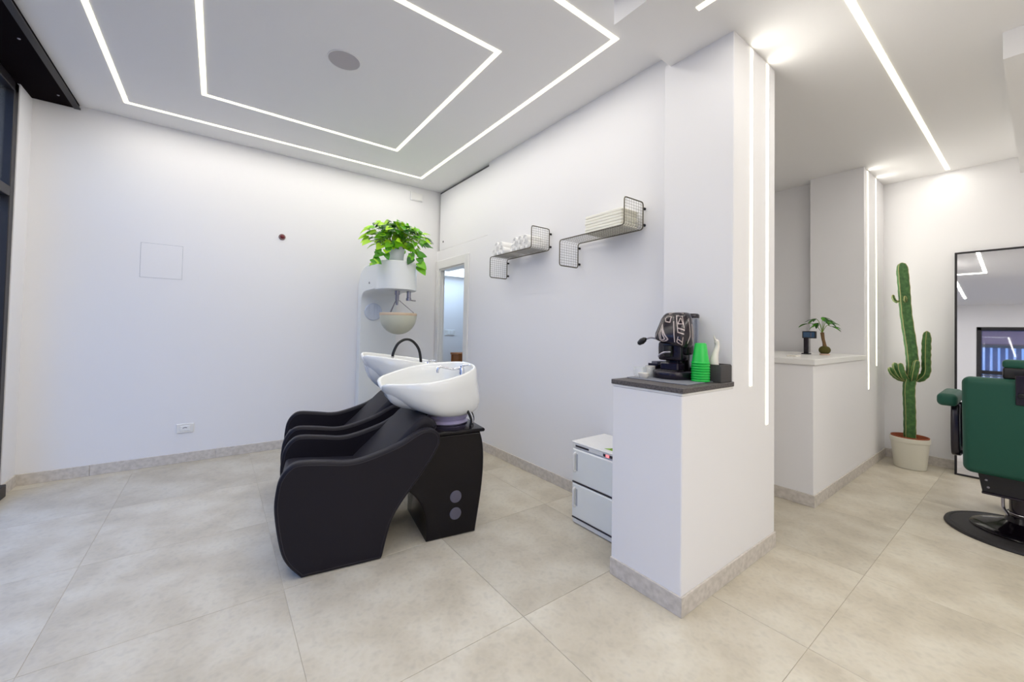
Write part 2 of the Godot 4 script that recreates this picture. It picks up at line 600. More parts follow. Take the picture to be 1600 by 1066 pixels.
func shell() -> void:
	# floor of large tiles
	var fl := struct("floor", lohi(Vector3(XL - 0.1, -0.12, -6.0), Vector3(XC + 0.15, -0.0024, ZF + 0.15)), M["grout"])
	var sx := 0.83; var sz := 0.803
	var shared := {}
	var rng := RandomNumberGenerator.new()
	rng.seed = 5
	for i in range(-3, 8):
		for j in range(-7, 5):
			var x0 := maxf(0.2915 + i * sx, XL - 0.1)
			var x1 := minf(0.2915 + (i + 1) * sx, XC + 0.15)
			var z0 := maxf(-0.583 + j * sz, -6.0)
			var z1 := minf(-0.583 + (j + 1) * sz, ZF + 0.15)
			if x1 - x0 < 0.02 or z1 - z0 < 0.02: continue
			if z1 < ZB - 0.3 and x0 < 1.5: continue
			var key := "%.3f %.3f" % [x1 - x0, z1 - z0]
			if not shared.has(key):
				shared[key] = B.new().box(Vector3(0, -0.006, 0), Vector3(x1 - x0 - 0.0019, 0.012, z1 - z0 - 0.0019), 0.0005).mesh()
			put("tile", shared[key], tile_mats[rng.randi() % 6], fl, Vector3((x0 + x1) / 2, 0, (z0 + z1) / 2))
	# ceilings
	struct("ceiling", lohi(Vector3(XL - 0.25, YA, ZB - 0.25), Vector3(XC + 0.25, YA + 0.15, ZF + 0.25)), M["ceiling"])
	struct("ceiling", lohi(Vector3(1.643, YC, -1.351), Vector3(XC + 0.1, YA + 0.01, ZF + 0.1)), M["ceiling"])
	struct("ceiling", lohi(Vector3(2.386, YC, -2.9), Vector3(XC + 0.1, YA + 0.01, -1.351)), M["ceiling"])
	struct("trim_1", lohi(Vector3(3.305, 2.745, -0.122), Vector3(XC + 0.1, YC + 0.01, ZF + 0.1)), M["ceiling"])
	# back wall
	struct("wall_back", lohi(Vector3(XL - 0.25, -0.1, ZB - 0.2), Vector3(2.325, YA + 0.1, ZB)), M["wall"])
	# right wall with door opening z -4.62..-3.97, height 2.02, and the cupboard recess above it
	var w := B.new()
	lohi(Vector3(XR, -0.1, -3.97), Vector3(2.385, 2.26, -1.351), 0.0, w)
	lohi(Vector3(XR, 2.26, -3.51), Vector3(2.385, YA + 0.05, -1.351), 0.0, w)
	lohi(Vector3(XR, 2.02, ZB), Vector3(2.385, 2.26, -3.97), 0.0, w)
	lohi(Vector3(XR, -0.1, ZB - 0.01), Vector3(2.325, 2.02, -4.62), 0.0, w)
	lohi(Vector3(XR + 0.035, 2.26, ZB), Vector3(2.385, YA + 0.05, -3.51), 0.0, w)
	struct("wall_right", w, M["wall"])
	# near pillar and its half-height counter block
	struct("wall_pillar_near", lohi(Vector3(2.178, -0.1, -1.39), Vector3(2.714, YC + 0.02, -0.981), 0.004), M["wall"])
	struct("wall_counter", lohi(Vector3(1.693, -0.1, -1.372), Vector3(2.2, CT - 0.034, -0.981), 0.004), M["wall"])
	# reception block, far pillar, niche
	struct("wall_reception", lohi(Vector3(3.546, -0.1, -2.6), Vector3(4.945, 1.04, -1.027), 0.002), M["wall"])
	var fp := B.new()
	lohi(Vector3(4.941, -0.1, -1.457), Vector3(XC + 0.1, YC + 0.02, -1.027), 0.002, fp)
	lohi(Vector3(5.08, -0.1, -2.75), Vector3(XC + 0.1, YC + 0.02, -1.45), 0.0, fp)
	struct("wall_pillar_far", fp, M["wall"])
	var nb := B.new()
	lohi(Vector3(2.37, -0.1, -2.9), Vector3(XC + 0.1, YC + 0.05, -2.6), 0.0, nb)
	lohi(Vector3(2.384, -0.1, -2.65), Vector3(2.714, YC + 0.05, -1.38), 0.0, nb)
	struct("wall_niche", nb, M["wall"])
	struct("wall_far", lohi(Vector3(XC, -0.1, -2.9), Vector3(XC + 0.25, YA + 0.1, ZF + 0.25)), M["wall"])
	struct("wall_front", lohi(Vector3(XL - 0.25, -0.1, ZF), Vector3(XC + 0.25, YA + 0.1, ZF + 0.2)), M["wall"])
	# left wall: pier between the two shop windows, end pieces, lintel over the second window
	var lw := B.new()
	lohi(Vector3(XL - 0.2, -0.1, ZB - 0.1), Vector3(XL, YA + 0.1, -4.47), 0.0, lw)
	lohi(Vector3(XL - 0.2, -0.1, -1.35), Vector3(XL, YA + 0.1, -0.85), 0.0, lw)
	lohi(Vector3(XL - 0.2, 2.58, -0.85), Vector3(XL, YA + 0.1, ZF + 0.1), 0.0, lw)
	lohi(Vector3(XL - 0.2, -0.1, 1.3), Vector3(XL, 2.58, ZF + 0.1), 0.0, lw)  # unseen end piece; shortens the second window to lessen its daylight
	struct("wall_left", lw, M["wall"])
	shop_window("window_1", -4.47, -1.35, 0.02, 2.99, [2.19], [-2.9])
	shop_window("window_2", -0.85, 1.3, 0.02, 2.58, [1.66], [0.35])
	# dark shutter box along the shop front
	var sb := struct("trim_2", lohi(Vector3(XL - 0.02, YA - 0.035, ZB + 0.02), Vector3(-0.955, YA + 0.01, -1.2), 0.003), M["soffit_dark"])
	put("edge_strip", lohi(Vector3(-0.985, YA - 0.04, ZB + 0.02), Vector3(-0.948, YA - 0.03, -1.2)), M["frame_dark"], sb)
	for z in [-4.5, -3.75, -3.0]:
		put("screw", B.new().lathe([Vector2(0, 0), Vector2(0.008, 0), Vector2(0.006, -0.004), Vector2(0, -0.005)], 10, Vector3(-1.03, YA - 0.035, z)), M["steel"], sb)
	# skirting
	baseboard("baseboard_back", Vector3(XL, 0, ZB), Vector3(XR, 0, ZB), Vector3.BACK, 0.4)
	baseboard("baseboard_right", Vector3(XR, 0, -3.86), Vector3(XR, 0, -1.39), Vector3.LEFT, 0.6)
	baseboard("baseboard_left", Vector3(XL, 0, ZB), Vector3(XL, 0, -4.47), Vector3.RIGHT, 0.5)
	baseboard("baseboard_counter", Vector3(1.693, 0, -1.372), Vector3(1.693, 0, -0.971), Vector3.LEFT, 0.5)
	baseboard("baseboard_pillar", Vector3(1.683, 0, -0.981), Vector3(2.714, 0, -0.981), Vector3.BACK, 0.86)
	baseboard("baseboard_reception", Vector3(3.546, 0, -2.6), Vector3(3.546, 0, -1.017), Vector3.LEFT, 0.8)
	baseboard("baseboard_desk", Vector3(3.536, 0, -1.027), Vector3(XC, 0, -1.027), Vector3.BACK, 0.7)
	baseboard("baseboard_far", Vector3(XC, 0, -1.027), Vector3(XC, 0, ZF), Vector3.LEFT, 0.6)
	# doorway: white lining and architrave
	var dr := Node3D.new()
	dr.name = "door_1"
	add_child(dr, true)
	dr.set_meta("kind", "structure")
	var x0 := XR - 0.018
	put("architrave", lohi(Vector3(x0, 0, -4.70), Vector3(XR + 0.002, 2.125, -4.62), 0.004), M["trim_white"], dr)
	put("architrave", lohi(Vector3(x0, 0, -3.97), Vector3(XR + 0.002, 2.125, -3.875), 0.004), M["trim_white"], dr)
	put("architrave", lohi(Vector3(x0, 2.02, -4.62), Vector3(XR + 0.002, 2.125, -3.97), 0.004), M["trim_white"], dr)
	put("jamb", lohi(Vector3(XR - 0.002, 0, -4.63), Vector3(2.33, 2.03, -4.605), 0.002), M["trim_white"], dr)
	put("jamb", lohi(Vector3(XR - 0.002, 0, -3.985), Vector3(2.395, 2.03, -3.96), 0.002), M["trim_white"], dr)
	put("lintel", lohi(Vector3(XR - 0.002, 2.005, -4.62), Vector3(2.395, 2.03, -3.97), 0.002), M["trim_white"], dr)
	put("stop_bead", lohi(Vector3(2.30, 0, -4.606), Vector3(2.318, 2.005, -4.598), 0.002), M["trim_white"], dr)
	# back room behind the doorway
	var br := B.new()
	lohi(Vector3(2.3, -0.1, -5.95), Vector3(4.3, 2.6, -5.75), 0.0, br)
	lohi(Vector3(4.1, -0.1, -5.8), Vector3(4.3, 2.6, -3.2), 0.0, br)
	lohi(Vector3(2.37, -0.1, -3.4), Vector3(4.3, 2.6, -3.2), 0.0, br)
	lohi(Vector3(2.2, -0.1, -5.8), Vector3(2.325, 2.6, ZB - 0.15), 0.0, br)
	lohi(Vector3(2.2, 2.115, -5.95), Vector3(2.4, 2.6, ZB - 0.18), 0.0, br)
	lohi(Vector3(2.386, 2.115, -5.95), Vector3(4.3, 2.6, -3.2), 0.0, br)
	struct("wall_back_room", br, M["wall"])
	var cp := thing("ceiling_light_panel", "bright square ceiling light panel seen through the narrow doorway", "light")
	put("diffuser", lohi(Vector3(2.55, 2.095, -5.62), Vector3(3.4, 2.12, -4.9), 0.003), M["led_cool"], cp)
	area(cp, Vector3(2.975, 2.088, -5.26), Basis(Vector3.RIGHT, Vector3.FORWARD, Vector3.UP), Vector2(0.8, 0.65), 4.0, Color(0.72, 0.85, 1.0))

func shop_window(called: String, z0: float, z1: float, y0: float, y1: float, bars: Array, posts: Array) -> void:
	var o := Node3D.new()
	o.name = called
	add_child(o, true)
	o.set_meta("kind", "structure")
	var xa := XL - 0.09; var xb := XL - 0.005
	var t := 0.07
	put("frame", lohi(Vector3(xa, y0, z0), Vector3(xb, y1, z0 + t), 0.004), M["frame_dark"], o)
	put("frame", lohi(Vector3(xa, y0, z1 - t), Vector3(xb, y1, z1), 0.004), M["frame_dark"], o)
	put("frame", lohi(Vector3(xa, y1 - t, z0), Vector3(xb, y1, z1), 0.004), M["frame_dark"], o)
	put("sill", lohi(Vector3(xa, y0 - 0.02, z0), Vector3(xb + 0.03, y0 + t, z1), 0.004), M["frame_dark"], o)
	for y in bars: put("transom", lohi(Vector3(xa, y - 0.035, z0 + t), Vector3(xb, y + 0.035, z1 - t), 0.004), M["frame_dark"], o)
	for z in posts: put("mullion", lohi(Vector3(xa + 0.005, y0 + t, z - 0.035), Vector3(xb - 0.005, y1 - t, z + 0.035), 0.004), M["frame_dark"], o)
	var zs: Array = [z0 + t] + posts + [z1 - t]
	var ys: Array = [y0 + t] + bars + [y1 - t]
	for i in zs.size() - 1:
		for j in ys.size() - 1:
			put("pane", lohi(Vector3(XL - 0.052, ys[j], zs[i]), Vector3(XL - 0.046, ys[j + 1], zs[i + 1])), M["pane"], o)

func street() -> void:
	struct("ground", lohi(Vector3(-9.5, -0.3, -13.0), Vector3(9.0, -0.125, 12.0)), M["street"])
	var b := thing("street_building", "low building across the street with blue wall and pink band, seen in the mirror", "building")
	put("wall", lohi(Vector3(-9.2, -0.125, -13.0), Vector3(-7.6, 3.15, 4.5)), M["facade_blue"], b)
	put("fascia", lohi(Vector3(-9.2, 3.15, -13.0), Vector3(-7.45, 3.75, 4.5), 0.02), M["facade_pink"], b)
	put("roof_edge", lohi(Vector3(-9.2, 3.75, -13.0), Vector3(-7.2, 4.1, 4.5), 0.02), M["frame_dark"], b)
	put("balcony", lohi(Vector3(-7.6, 1.95, -13.0), Vector3(-7.2, 2.1, 4.5)), M["facade_pink"], b)
	var r := thing("railing", "white upright bar railing in front of the blue wall across the street", "railing", Vector3(0, 2.1, 0))
	put("rail", lohi(Vector3(-7.32, 0.93, -10.5), Vector3(-7.27, 1.0, 3.5)), M["frame_dark"], r)
	put("rail", lohi(Vector3(-7.32, 0.06, -10.5), Vector3(-7.27, 0.11, 3.5)), M["frame_dark"], r)
	var bar := lohi(Vector3(-7.31, 0.0, -0.022), Vector3(-7.28, 0.94, 0.022)).mesh()
	for i in 96:
		put("bar", bar, M["rail_white"], r, Vector3(0, 0, -10.4 + i * 0.145))


# ------------------------------------------------------------------ wall fittings
func wall_fittings() -> void:
	var sp := thing("ceiling_speaker", "round grey speaker grille flush in the high ceiling inside the LED rectangles", "speaker", Vector3(0.626, YA, -2.765))
	put("grille", B.new().lathe([Vector2(0, -0.004), Vector2(0.095, -0.004), Vector2(0.1, 0.002)], 40), M["speaker"], sp)
	var rim := []
	for i in 40: rim.append(Vector3(cos(TAU * i / 40) * 0.1, -0.002, sin(TAU * i / 40) * 0.1))
	put("rim", B.new().tube(rim, 0.004, 6, true), M["ceiling"], sp)
	# access hatch on the back wall
	var ah := thing("access_panel", "square white access hatch, nearly flush in the back wall", "hatch", Vector3(-0.415, 1.82, ZB))
	put("gap", lohi(Vector3(-0.143, -0.153, -0.004), Vector3(0.143, 0.153, 0.0008)), M["handle"], ah)
	put("cover", lohi(Vector3(-0.1405, -0.1515, -0.004), Vector3(0.1405, 0.1505, 0.002), 0.0008), M["wall"], ah)
	# dark red wall port
	var rd := thing("red_wall_port", "small dark red round wall port high on the white back wall", "wall port", Vector3(0.512, 2.182, ZB))
	var up := Basis(Vector3.RIGHT, PI / 2)
	put("ring", B.new().lathe([Vector2(0.018, 0), Vector2(0.031, 0), Vector2(0.031, 0.008), Vector2(0.026, 0.012), Vector2(0.021, 0.012), Vector2(0.018, 0.004)], 24, Vector3.ZERO, up), M["hole_ring"], rd)
	put("plug", B.new().lathe([Vector2(0, 0.001), Vector2(0.021, 0.001), Vector2(0.02, 0.012), Vector2(0.012, 0.018), Vector2(0, 0.019)], 24, Vector3(0.002, 0.001, 0), up), M["red_plastic"], rd)
	# outlets
	var oc := thing("wall_outlet", "white wall outlet low on the back wall with a grey plug hole", "outlet", Vector3(-0.21, 0.31, ZB))
	put("plate", lohi(Vector3(-0.062, -0.042, 0), Vector3(0.062, 0.042, 0.01), 0.004), M["trim_white"], oc)
	put("socket", lohi(Vector3(-0.036, -0.024, 0.008), Vector3(0.036, 0.024, 0.013), 0.003), M["appliance"], oc)
	put("slot", B.new().tube([Vector3(-0.016, 0.002, 0.012), Vector3(-0.008, 0.007, 0.012), Vector3(0.004, 0.008, 0.012), Vector3(0.014, 0.004, 0.012)], 0.003, 6), M["dark_strip"], oc)
	var th := thing("wall_cover_plate", "plain white rectangular cover plate high in the corner of the back wall", "cover plate", Vector3(1.965, 2.915, ZB))
	put("plate", lohi(Vector3(-0.082, -0.055, 0), Vector3(0.082, 0.055, 0.016), 0.005), M["wall"], th)
	put("lid", lohi(Vector3(-0.072, -0.045, 0.014), Vector3(0.072, 0.045, 0.02), 0.003), M["trim_white"], th)
	# cupboard door over the doorway
	var cu := thing("cupboard_door", "flat white cupboard door recessed in the wall above the narrow doorway", "cupboard door")
	put("panel", lohi(Vector3(XR + 0.012, 2.268, -4.672), Vector3(XR + 0.036, 3.005, -3.515), 0.002), M["wall"], cu)
	put("shadow_gap", lohi(Vector3(XR + 0.03, 2.262, ZB + 0.001), Vector3(XR + 0.0348, 3.034, -3.512)), M["gap"], cu)
	put("keyhole", B.new().lathe([Vector2(0, 0), Vector2(0.013, 0), Vector2(0.013, 0.003), Vector2(0, 0.004)], 12, Vector3(XR + 0.0125, 2.37, -4.57), Basis(Vector3.BACK, PI / 2)), M["dark_strip"], cu)
	# back room details
	var sw := thing("wall_outlet", "white switch plate on the back room wall seen through the doorway", "switch", Vector3(3.02, 1.2, -5.75))
	put("plate", lohi(Vector3(-0.09, -0.045, 0), Vector3(0.09, 0.045, 0.012), 0.004), M["trim_white"], sw)
	put("rocker", lohi(Vector3(-0.05, -0.03, 0.01), Vector3(0.0, 0.03, 0.017), 0.003), M["appliance"], sw)
	put("rocker", lohi(Vector3(0.004, -0.03, 0.01), Vector3(0.054, 0.03, 0.017), 0.003), M["appliance"], sw)
	var st := thing("wooden_stand", "orange wooden stand just inside the back room doorway", "stand", Vector3(3.06, 0, -5.45))
	put("top", lohi(Vector3(-0.11, 0.86, -0.13), Vector3(0.11, 0.89, 0.13), 0.004), M["wood"], st)
	for sx in [-0.085, 0.085]:
		for sz in [-0.105, 0.105]:
			put("leg", lohi(Vector3(sx - 0.018, 0, sz - 0.018), Vector3(sx + 0.018, 0.862, sz + 0.018), 0.003), M["wood"], st)
	put("side_panel", lohi(Vector3(-0.09, 0.45, -0.11), Vector3(0.09, 0.862, 0.11), 0.002), M["wood"], st)


# ------------------------------------------------------------------ wire shelves and towels
func wire_shelf(z1: float, z0: float, label: String) -> void:
	var t := thing("wire_shelf", label, "wire shelf", Vector3.ZERO, 0.0, "")
	var xo := 2.05; var xi := XR - 0.022
	var yt := 2.125; var ys := 1.945; var yb := 1.755
	var S := func(x: float) -> Array: return [Vector3(x, yt, z1), Vector3(x, ys, z1), Vector3(x, ys, z0), Vector3(x, yb, z0)]
	var loop: Array = S.call(xo)
	var back: Array = S.call(xi)
	back.reverse()
	loop.append_array(back)
	put("frame", B.new().tube(fillet(loop, 0.022, true), 0.0042, 8, true), M["wire"], t)
	var wb := B.new()
	for k in range(1, 8):
		wb.tube(fillet(S.call(lerpf(xo, xi, k / 8.0)), 0.022, false, 3), 0.00095, 4)
	var path := fillet(S.call(0.0), 0.022, false, 3)
	var acc := 0.0
	for i in path.size() - 1:
		var a: Vector3 = path[i]; var b: Vector3 = path[i + 1]
		var L := (b - a).length()
		while acc < L:
			var p := a.lerp(b, acc / L)
			wb.tube([Vector3(xo, p.y, p.z), Vector3(xi, p.y, p.z)], 0.00095, 4)
			acc += 0.0195
		acc -= L
	var wm := put("wire_mesh", wb, M["wire"], t)
	wm.set_meta("kind", "stuff")
	for p in [[yt - 0.04, z1], [ys + 0.03, z1], [ys - 0.035, z0], [yb + 0.03, z0]]:
		put("wall_peg", B.new().lathe([Vector2(0, 0), Vector2(0.004, 0), Vector2(0.004, 0.012), Vector2(0.009, 0.012), Vector2(0.009, 0.024), Vector2(0, 0.024)], 10, Vector3(xi - 0.003, p[0], p[1]), Basis(Vector3.BACK, -PI / 2)), M["frame_dark"], t)

func shelves() -> void:
	wire_shelf(-2.513, -3.122, "bent wire wall shelf holding rolled white towels, the farther of the two")
	wire_shelf(-1.587, -2.175, "bent wire wall shelf holding a stack of folded cream towels, nearer the pillar")
	# rolled towels: ends face the room
	var r := 0.033
	var spots := [
		[1.981, -3.075, "rolled white towel at the far left end of the wire shelf, bottom row"], [1.981, -3.006, "rolled white towel, second of the bottom row from the far end of the wire shelf"],
		[1.981, -2.937, "rolled white towel, third of the bottom row from the far end of the wire shelf"], [2.038, -3.04, "rolled white towel on top of the far pile, left one of two"],
		[2.038, -2.972, "rolled white towel on top of the far pile, right one of two"], [1.981, -2.79, "rolled white towel at the left foot of the taller near pile"],
		[1.981, -2.72, "rolled white towel, second in the bottom row of the taller near pile"], [1.981, -2.65, "rolled white towel, third in the bottom row of the taller near pile"],
		[1.981, -2.58, "rolled white towel in the bottom row against the upright wire end"], [2.038, -2.755, "rolled white towel in the upper row of the near pile, leftmost"],
		[2.038, -2.685, "rolled white towel in the upper row of the near pile, in the middle"], [2.038, -2.615, "rolled white towel in the upper row next to the upright wire end"]]
	var body := B.new()
	var prof := []
	for k in 5: # spiral end read as stepped windings
		prof.append(Vector2(0.003 + k * 0.0062, 0.082 - 0.003 * (k % 2)))
		prof.append(Vector2(0.0062 + k * 0.0062, 0.084))
	prof.append(Vector2(0.0335, 0.078))
	var full := [Vector2(0, 0.080)] + prof
	for i in range(4): full.append(Vector2(0.0335 - 0.0008 * (i % 2), 0.06 - i * 0.04))
	full.append(Vector2(0.0335, -0.078)); full.append(Vector2(0.028, -0.084)); full.append(Vector2(0, -0.082))
	body.lathe(full, 22, Vector3.ZERO, Basis(Vector3.BACK, PI / 2), 60.0)
	var flap := B.new()
	flap.box(Vector3(0, 0.0315, 0.012), Vector3(0.158, 0.007, 0.03), 0.003, 2, Basis(Vector3.RIGHT, 0.35))
	var proto: Node3D = null
	for s in spots:
		var o: Node3D
		if proto == null:
			o = thing("rolled_towel", s[2], "towel", Vector3.ZERO, 0.0, "rolled white towels")
			put("roll", body, M["towel"], o)
			put("loose_edge", flap, M["towel"], o)
			proto = o
		else:
			o = proto.duplicate()
			o.name = numbered("rolled_towel")
			add_child(o, true)
		tag(o, s[2], "towel", "rolled white towels")
		o.position = Vector3(2.145, s[0], s[1])
		o.rotation.x = fmod(s[1] * 37.0, 1.0) * 1.2
	# folded towels
	var names := ["bottom", "second from the bottom", "third from the bottom", "third from the top", "second from the top", "topmost"]
	var fm := B.new()
	var poly: Array = [Vector2(-0.155, 0), Vector2(0.15, 0), Vector2(0.163, 0.009), Vector2(0.15, 0.0195), Vector2(-0.155, 0.0195)]
	fm.prism(smooth(poly, 4, true, [0, 1, 3, 4]), Transform3D(Basis(Vector3.UP, -PI / 2), Vector3(0.085, 0, 0)), 0.17, 0.004)
	for k in 6:
		var o := thing("folded_towel", "cream folded towel in the stack on the wire shelf, " + names[k], "towel", Vector3(2.145, 1.9465 + k * 0.0202, -1.777 + 0.003 * (k % 3)), 0.01 * (k % 2), "folded cream towels")
		put("fold", fm, M["towel_cream"], o)
		put("middle_layer", B.new().box(Vector3(0, 0.0098, -0.002), Vector3(0.168, 0.019, 0.315), 0.004), M["towel_cream"], o)


# ------------------------------------------------------------------ shampoo chairs
func basin_mesh(yf: float, yb: float) -> B:
	var vc := -0.31
	var N := 56
	var rows := []
	var u0 := 0.36; var u1 := 1.03
	var rim := []; var rin := []; var ex := []
	for j in N:
		var a := TAU * j / N
		var cu := cos(a); var su := sin(a)
		var U := 0.695 + 0.335 * signf(cu) * pow(absf(cu), 0.86)
		var t := (U - u0) / (u1 - u0)
		var wid := lerpf(0.7, 1.0, smoothstep(0.0, 0.55, t))
		var V := vc + 0.235 * wid * signf(su) * pow(absf(su), 0.84)
		var df := absf(angle_difference(a, PI))
		var notch := exp(-pow(df / 0.33, 2.0))
		U += 0.085 * notch
		var side := clampf((V - vc) / 0.235, -1.0, 1.0)
		var Y := lerpf(yf, yb, pow(clampf(t, 0.0, 1.0), lerpf(0.75, 1.75, side * 0.5 + 0.5))) - 0.085 * notch - 0.018 * side + 0.006
		rim.append(Vector3(U, Y, V))
		var c := Vector3(0.74, Y, vc)
		var inw: Vector3 = (c - rim[j]).normalized()
		rin.append(rim[j] + inw * 0.026)
		ex.append([t, notch, inw])
	var bc := Vector3(0.85, 0.70, vc)
	# outside, bottom to rim
	for i in range(12, -1, -1):
		var s := i / 12.0 * PI / 2.0
		var row := []
		for j in N:
			var a := TAU * j / N
			var t: float = ex[j][0]
			var n := lerpf(1.35, 3.4, smoothstep(0.0, 0.75, t))
			var k := pow(maxf(cos(s), 0.0), 2.0 / n)
			var d := pow(sin(s), 2.0 / n)
			var b := bc + Vector3(cos(a) * 0.12, 0, sin(a) * 0.115)
			var p: Vector3 = rim[j]
			var q := Vector3(lerpf(b.x, p.x, k), lerpf(p.y, b.y, d), lerpf(b.z, p.z, k))
			q.x += 0.05 * smoothstep(0.6, 1.0, t) * sin(s * 1.7) * maxf(cos(a), 0.0) * k
			row.append(q)
		rows.append(row)
	# rolled lip
	for i in [1, 2, 3]:
		var row := []
		for j in N:
			var w: float = i / 4.0
			row.append(rim[j].lerp(rin[j], w) + Vector3(0, 0.009 * sin(w * PI), 0))
		rows.append(row)
	# inside
	for i in range(0, 10):
		var s := i / 9.0 * PI / 2.0
		var row := []
		for j in N:
			var a := TAU * j / N
			var k := pow(maxf(cos(s), 0.0), 0.75)
			var d := pow(sin(s), 0.8)
			var b := Vector3(0.80, 0.735, vc) + Vector3(cos(a) * 0.03, 0, sin(a) * 0.03)
			var p: Vector3 = rin[j]
			row.append(Vector3(lerpf(b.x, p.x, k), lerpf(p.y, b.y, d), lerpf(b.z, p.z, k)))
		rows.append(row)
	return B.new().loft(rows)

func shampoo_unit(at: Vector3, label: String, yf: float, yb: float, hose: bool) -> void:
	var t := thing("shampoo_chair", label, "shampoo chair", at, -deg_to_rad(9.0))
	var side := [Vector2(0.0, 0.0), Vector2(-0.062, 0.075), Vector2(-0.098, 0.164), Vector2(-0.126, 0.343), Vector2(-0.122, 0.447), Vector2(-0.107, 0.507), Vector2(-0.075, 0.553), Vector2(-0.024, 0.577), Vector2(0.094, 0.565), Vector2(0.208, 0.549), Vector2(0.307, 0.561), Vector2(0.463, 0.609), Vector2(0.55, 0.655), Vector2(0.607, 0.679), Vector2(0.668, 0.674), Vector2(0.706, 0.63), Vector2(0.692, 0.558), Vector2(0.601, 0.423), Vector2(0.493, 0.286), Vector2(0.441, 0.198), Vector2(0.411, 0.096), Vector2(0.392, 0.012), Vector2(0.378, 0.0)]
	var poly := smooth(side, 4, true, [0, 22])
	for v in [-0.062, -0.6]:
		var p := put("side_panel", B.new().prism(poly.duplicate(), Transform3D(Basis(), Vector3(0, 0, v)), 0.062, 0.014, 3), M["leather"], t)
		var seam := []
		var inset := Geometry2D.offset_polygon(poly, -0.016)[0]
		for z in [v + 0.0615, v + 0.0005]:
			seam = []
			for q in inset: seam.append(Vector3(q.x, q.y, z))
			put("piping", B.new().tube(seam, 0.0022, 5, true), M["piping"], p)
	# seat cushion and front skirt
	var sp := smooth([Vector2(-0.085, 0.12), Vector2(-0.107, 0.30), Vector2(-0.103, 0.42), Vector2(-0.06, 0.455), Vector2(0.15, 0.435), Vector2(0.36, 0.41), Vector2(0.40, 0.34), Vector2(0.34, 0.26), Vector2(0.30, 0.12)], 4, true, [0, 8])
	put("seat", B.new().prism(sp, Transform3D(Basis(), Vector3(0, 0, -0.54)), 0.48, 0.02, 3), M["leather"], t)
	var bp := smooth([Vector2(0.27, 0.40), Vector2(0.40, 0.535), Vector2(0.52, 0.655), Vector2(0.60, 0.725), Vector2(0.655, 0.728), Vector2(0.70, 0.695), Vector2(0.695, 0.655), Vector2(0.60, 0.55), Vector2(0.47, 0.41), Vector2(0.36, 0.33)], 4, true)
	put("backrest", B.new().prism(bp, Transform3D(Basis(), Vector3(0, 0, -0.545)), 0.49, 0.03, 4), M["leather"], t)
	# glossy pedestal with its arch
	var pd := [Vector2(0.652, 0.0), Vector2(0.962, 0.0), Vector2(1.0, 0.25), Vector2(1.012, 0.42), Vector2(1.005, 0.54), Vector2(0.985, 0.618), Vector2(0.56, 0.618), Vector2(0.42, 0.47), Vector2(0.36, 0.36), Vector2(0.45, 0.362), Vector2(0.513, 0.335), Vector2(0.575, 0.283), Vector2(0.623, 0.213), Vector2(0.65, 0.122)]
	var pe := put("pedestal", B.new().prism(smooth(pd, 4, true, [0, 1, 5, 6, 7, 8]), Transform3D(Basis(), Vector3(0, 0, -0.555)), 0.495, 0.01, 2), M["gloss_black"], t)
	put("top_plate", B.new().box(Vector3(0.80, 0.628, -0.3075), Vector3(0.43, 0.022, 0.515), 0.011, 3), M["gloss_black"], pe)
	for y in [0.238, 0.136]:
		put("cap", B.new().lathe([Vector2(0, 0.006), Vector2(0.033, 0.006), Vector2(0.037, 0.002), Vector2(0.037, -0.003), Vector2(0, -0.003)], 28, Vector3(0.829, y, -0.06), Basis(Vector3.RIGHT, PI / 2)), M["cap_grey"], pe)
	# collar and basin
	var el := Basis(Vector3(1.08, 0, 0), Vector3(0, 1, 0), Vector3(0, 0, 1))
	put("collar", B.new().lathe([Vector2(0, 0.636), Vector2(0.116, 0.636), Vector2(0.128, 0.648), Vector2(0.122, 0.656), Vector2(0.113, 0.662), Vector2(0.127, 0.68), Vector2(0.12, 0.688), Vector2(0.124, 0.715), Vector2(0, 0.72)], 36, Vector3(0.85, 0, -0.31), el), M["collar"], t)
	var bs := put("basin", basin_mesh(yf, yb), M["ceramic"], t)
	put("drain", B.new().lathe([Vector2(0, 0.006), Vector2(0.018, 0.006), Vector2(0.022, 0.0), Vector2(0, -0.002)], 20, Vector3(0.80, 0.737, -0.31)), M["chrome"], bs)
	# mixer tap at the back rim
	var fy := lerpf(yf, yb, 0.86)
	var fa := put("tap", B.new().lathe([Vector2(0, -0.05), Vector2(0.02, -0.05), Vector2(0.02, -0.005), Vector2(0.014, 0.004), Vector2(0.014, 0.016), Vector2(0, 0.02)], 18, Vector3(0.945, fy, -0.31)), M["chrome"], t)
	put("spout", B.new().tube(curve3([Vector3(0.945, fy + 0.006, -0.31), Vector3(0.89, fy - 0.006, -0.31), Vector3(0.83, fy + 0.004, -0.31), Vector3(0.79, fy + 0.012, -0.31), Vector3(0.775, fy - 0.008, -0.31), Vector3(0.774, fy - 0.028, -0.31)], 5), 0.0085, 10), M["chrome"], fa)
	put("lever", B.new().tube([Vector3(0.95, fy + 0.018, -0.31), Vector3(0.985, fy + 0.022, -0.29), Vector3(1.0, fy + 0.02, -0.28)], [0.009, 0.007, 0.005], 8), M["chrome"], fa)
	# supply hoses between plate and basin
	for e in [[0.945, -0.14, "black"], [0.962, -0.165, "chrome"], [0.98, -0.195, "black"]]:
		put("supply_hose", B.new().tube(curve3([Vector3(e[0], 0.632, e[1]), Vector3(e[0] + 0.008, 0.68, e[1]), Vector3(e[0] - 0.02, 0.745, e[1] - 0.01)], 4), 0.009, 8), M[e[2]], t)
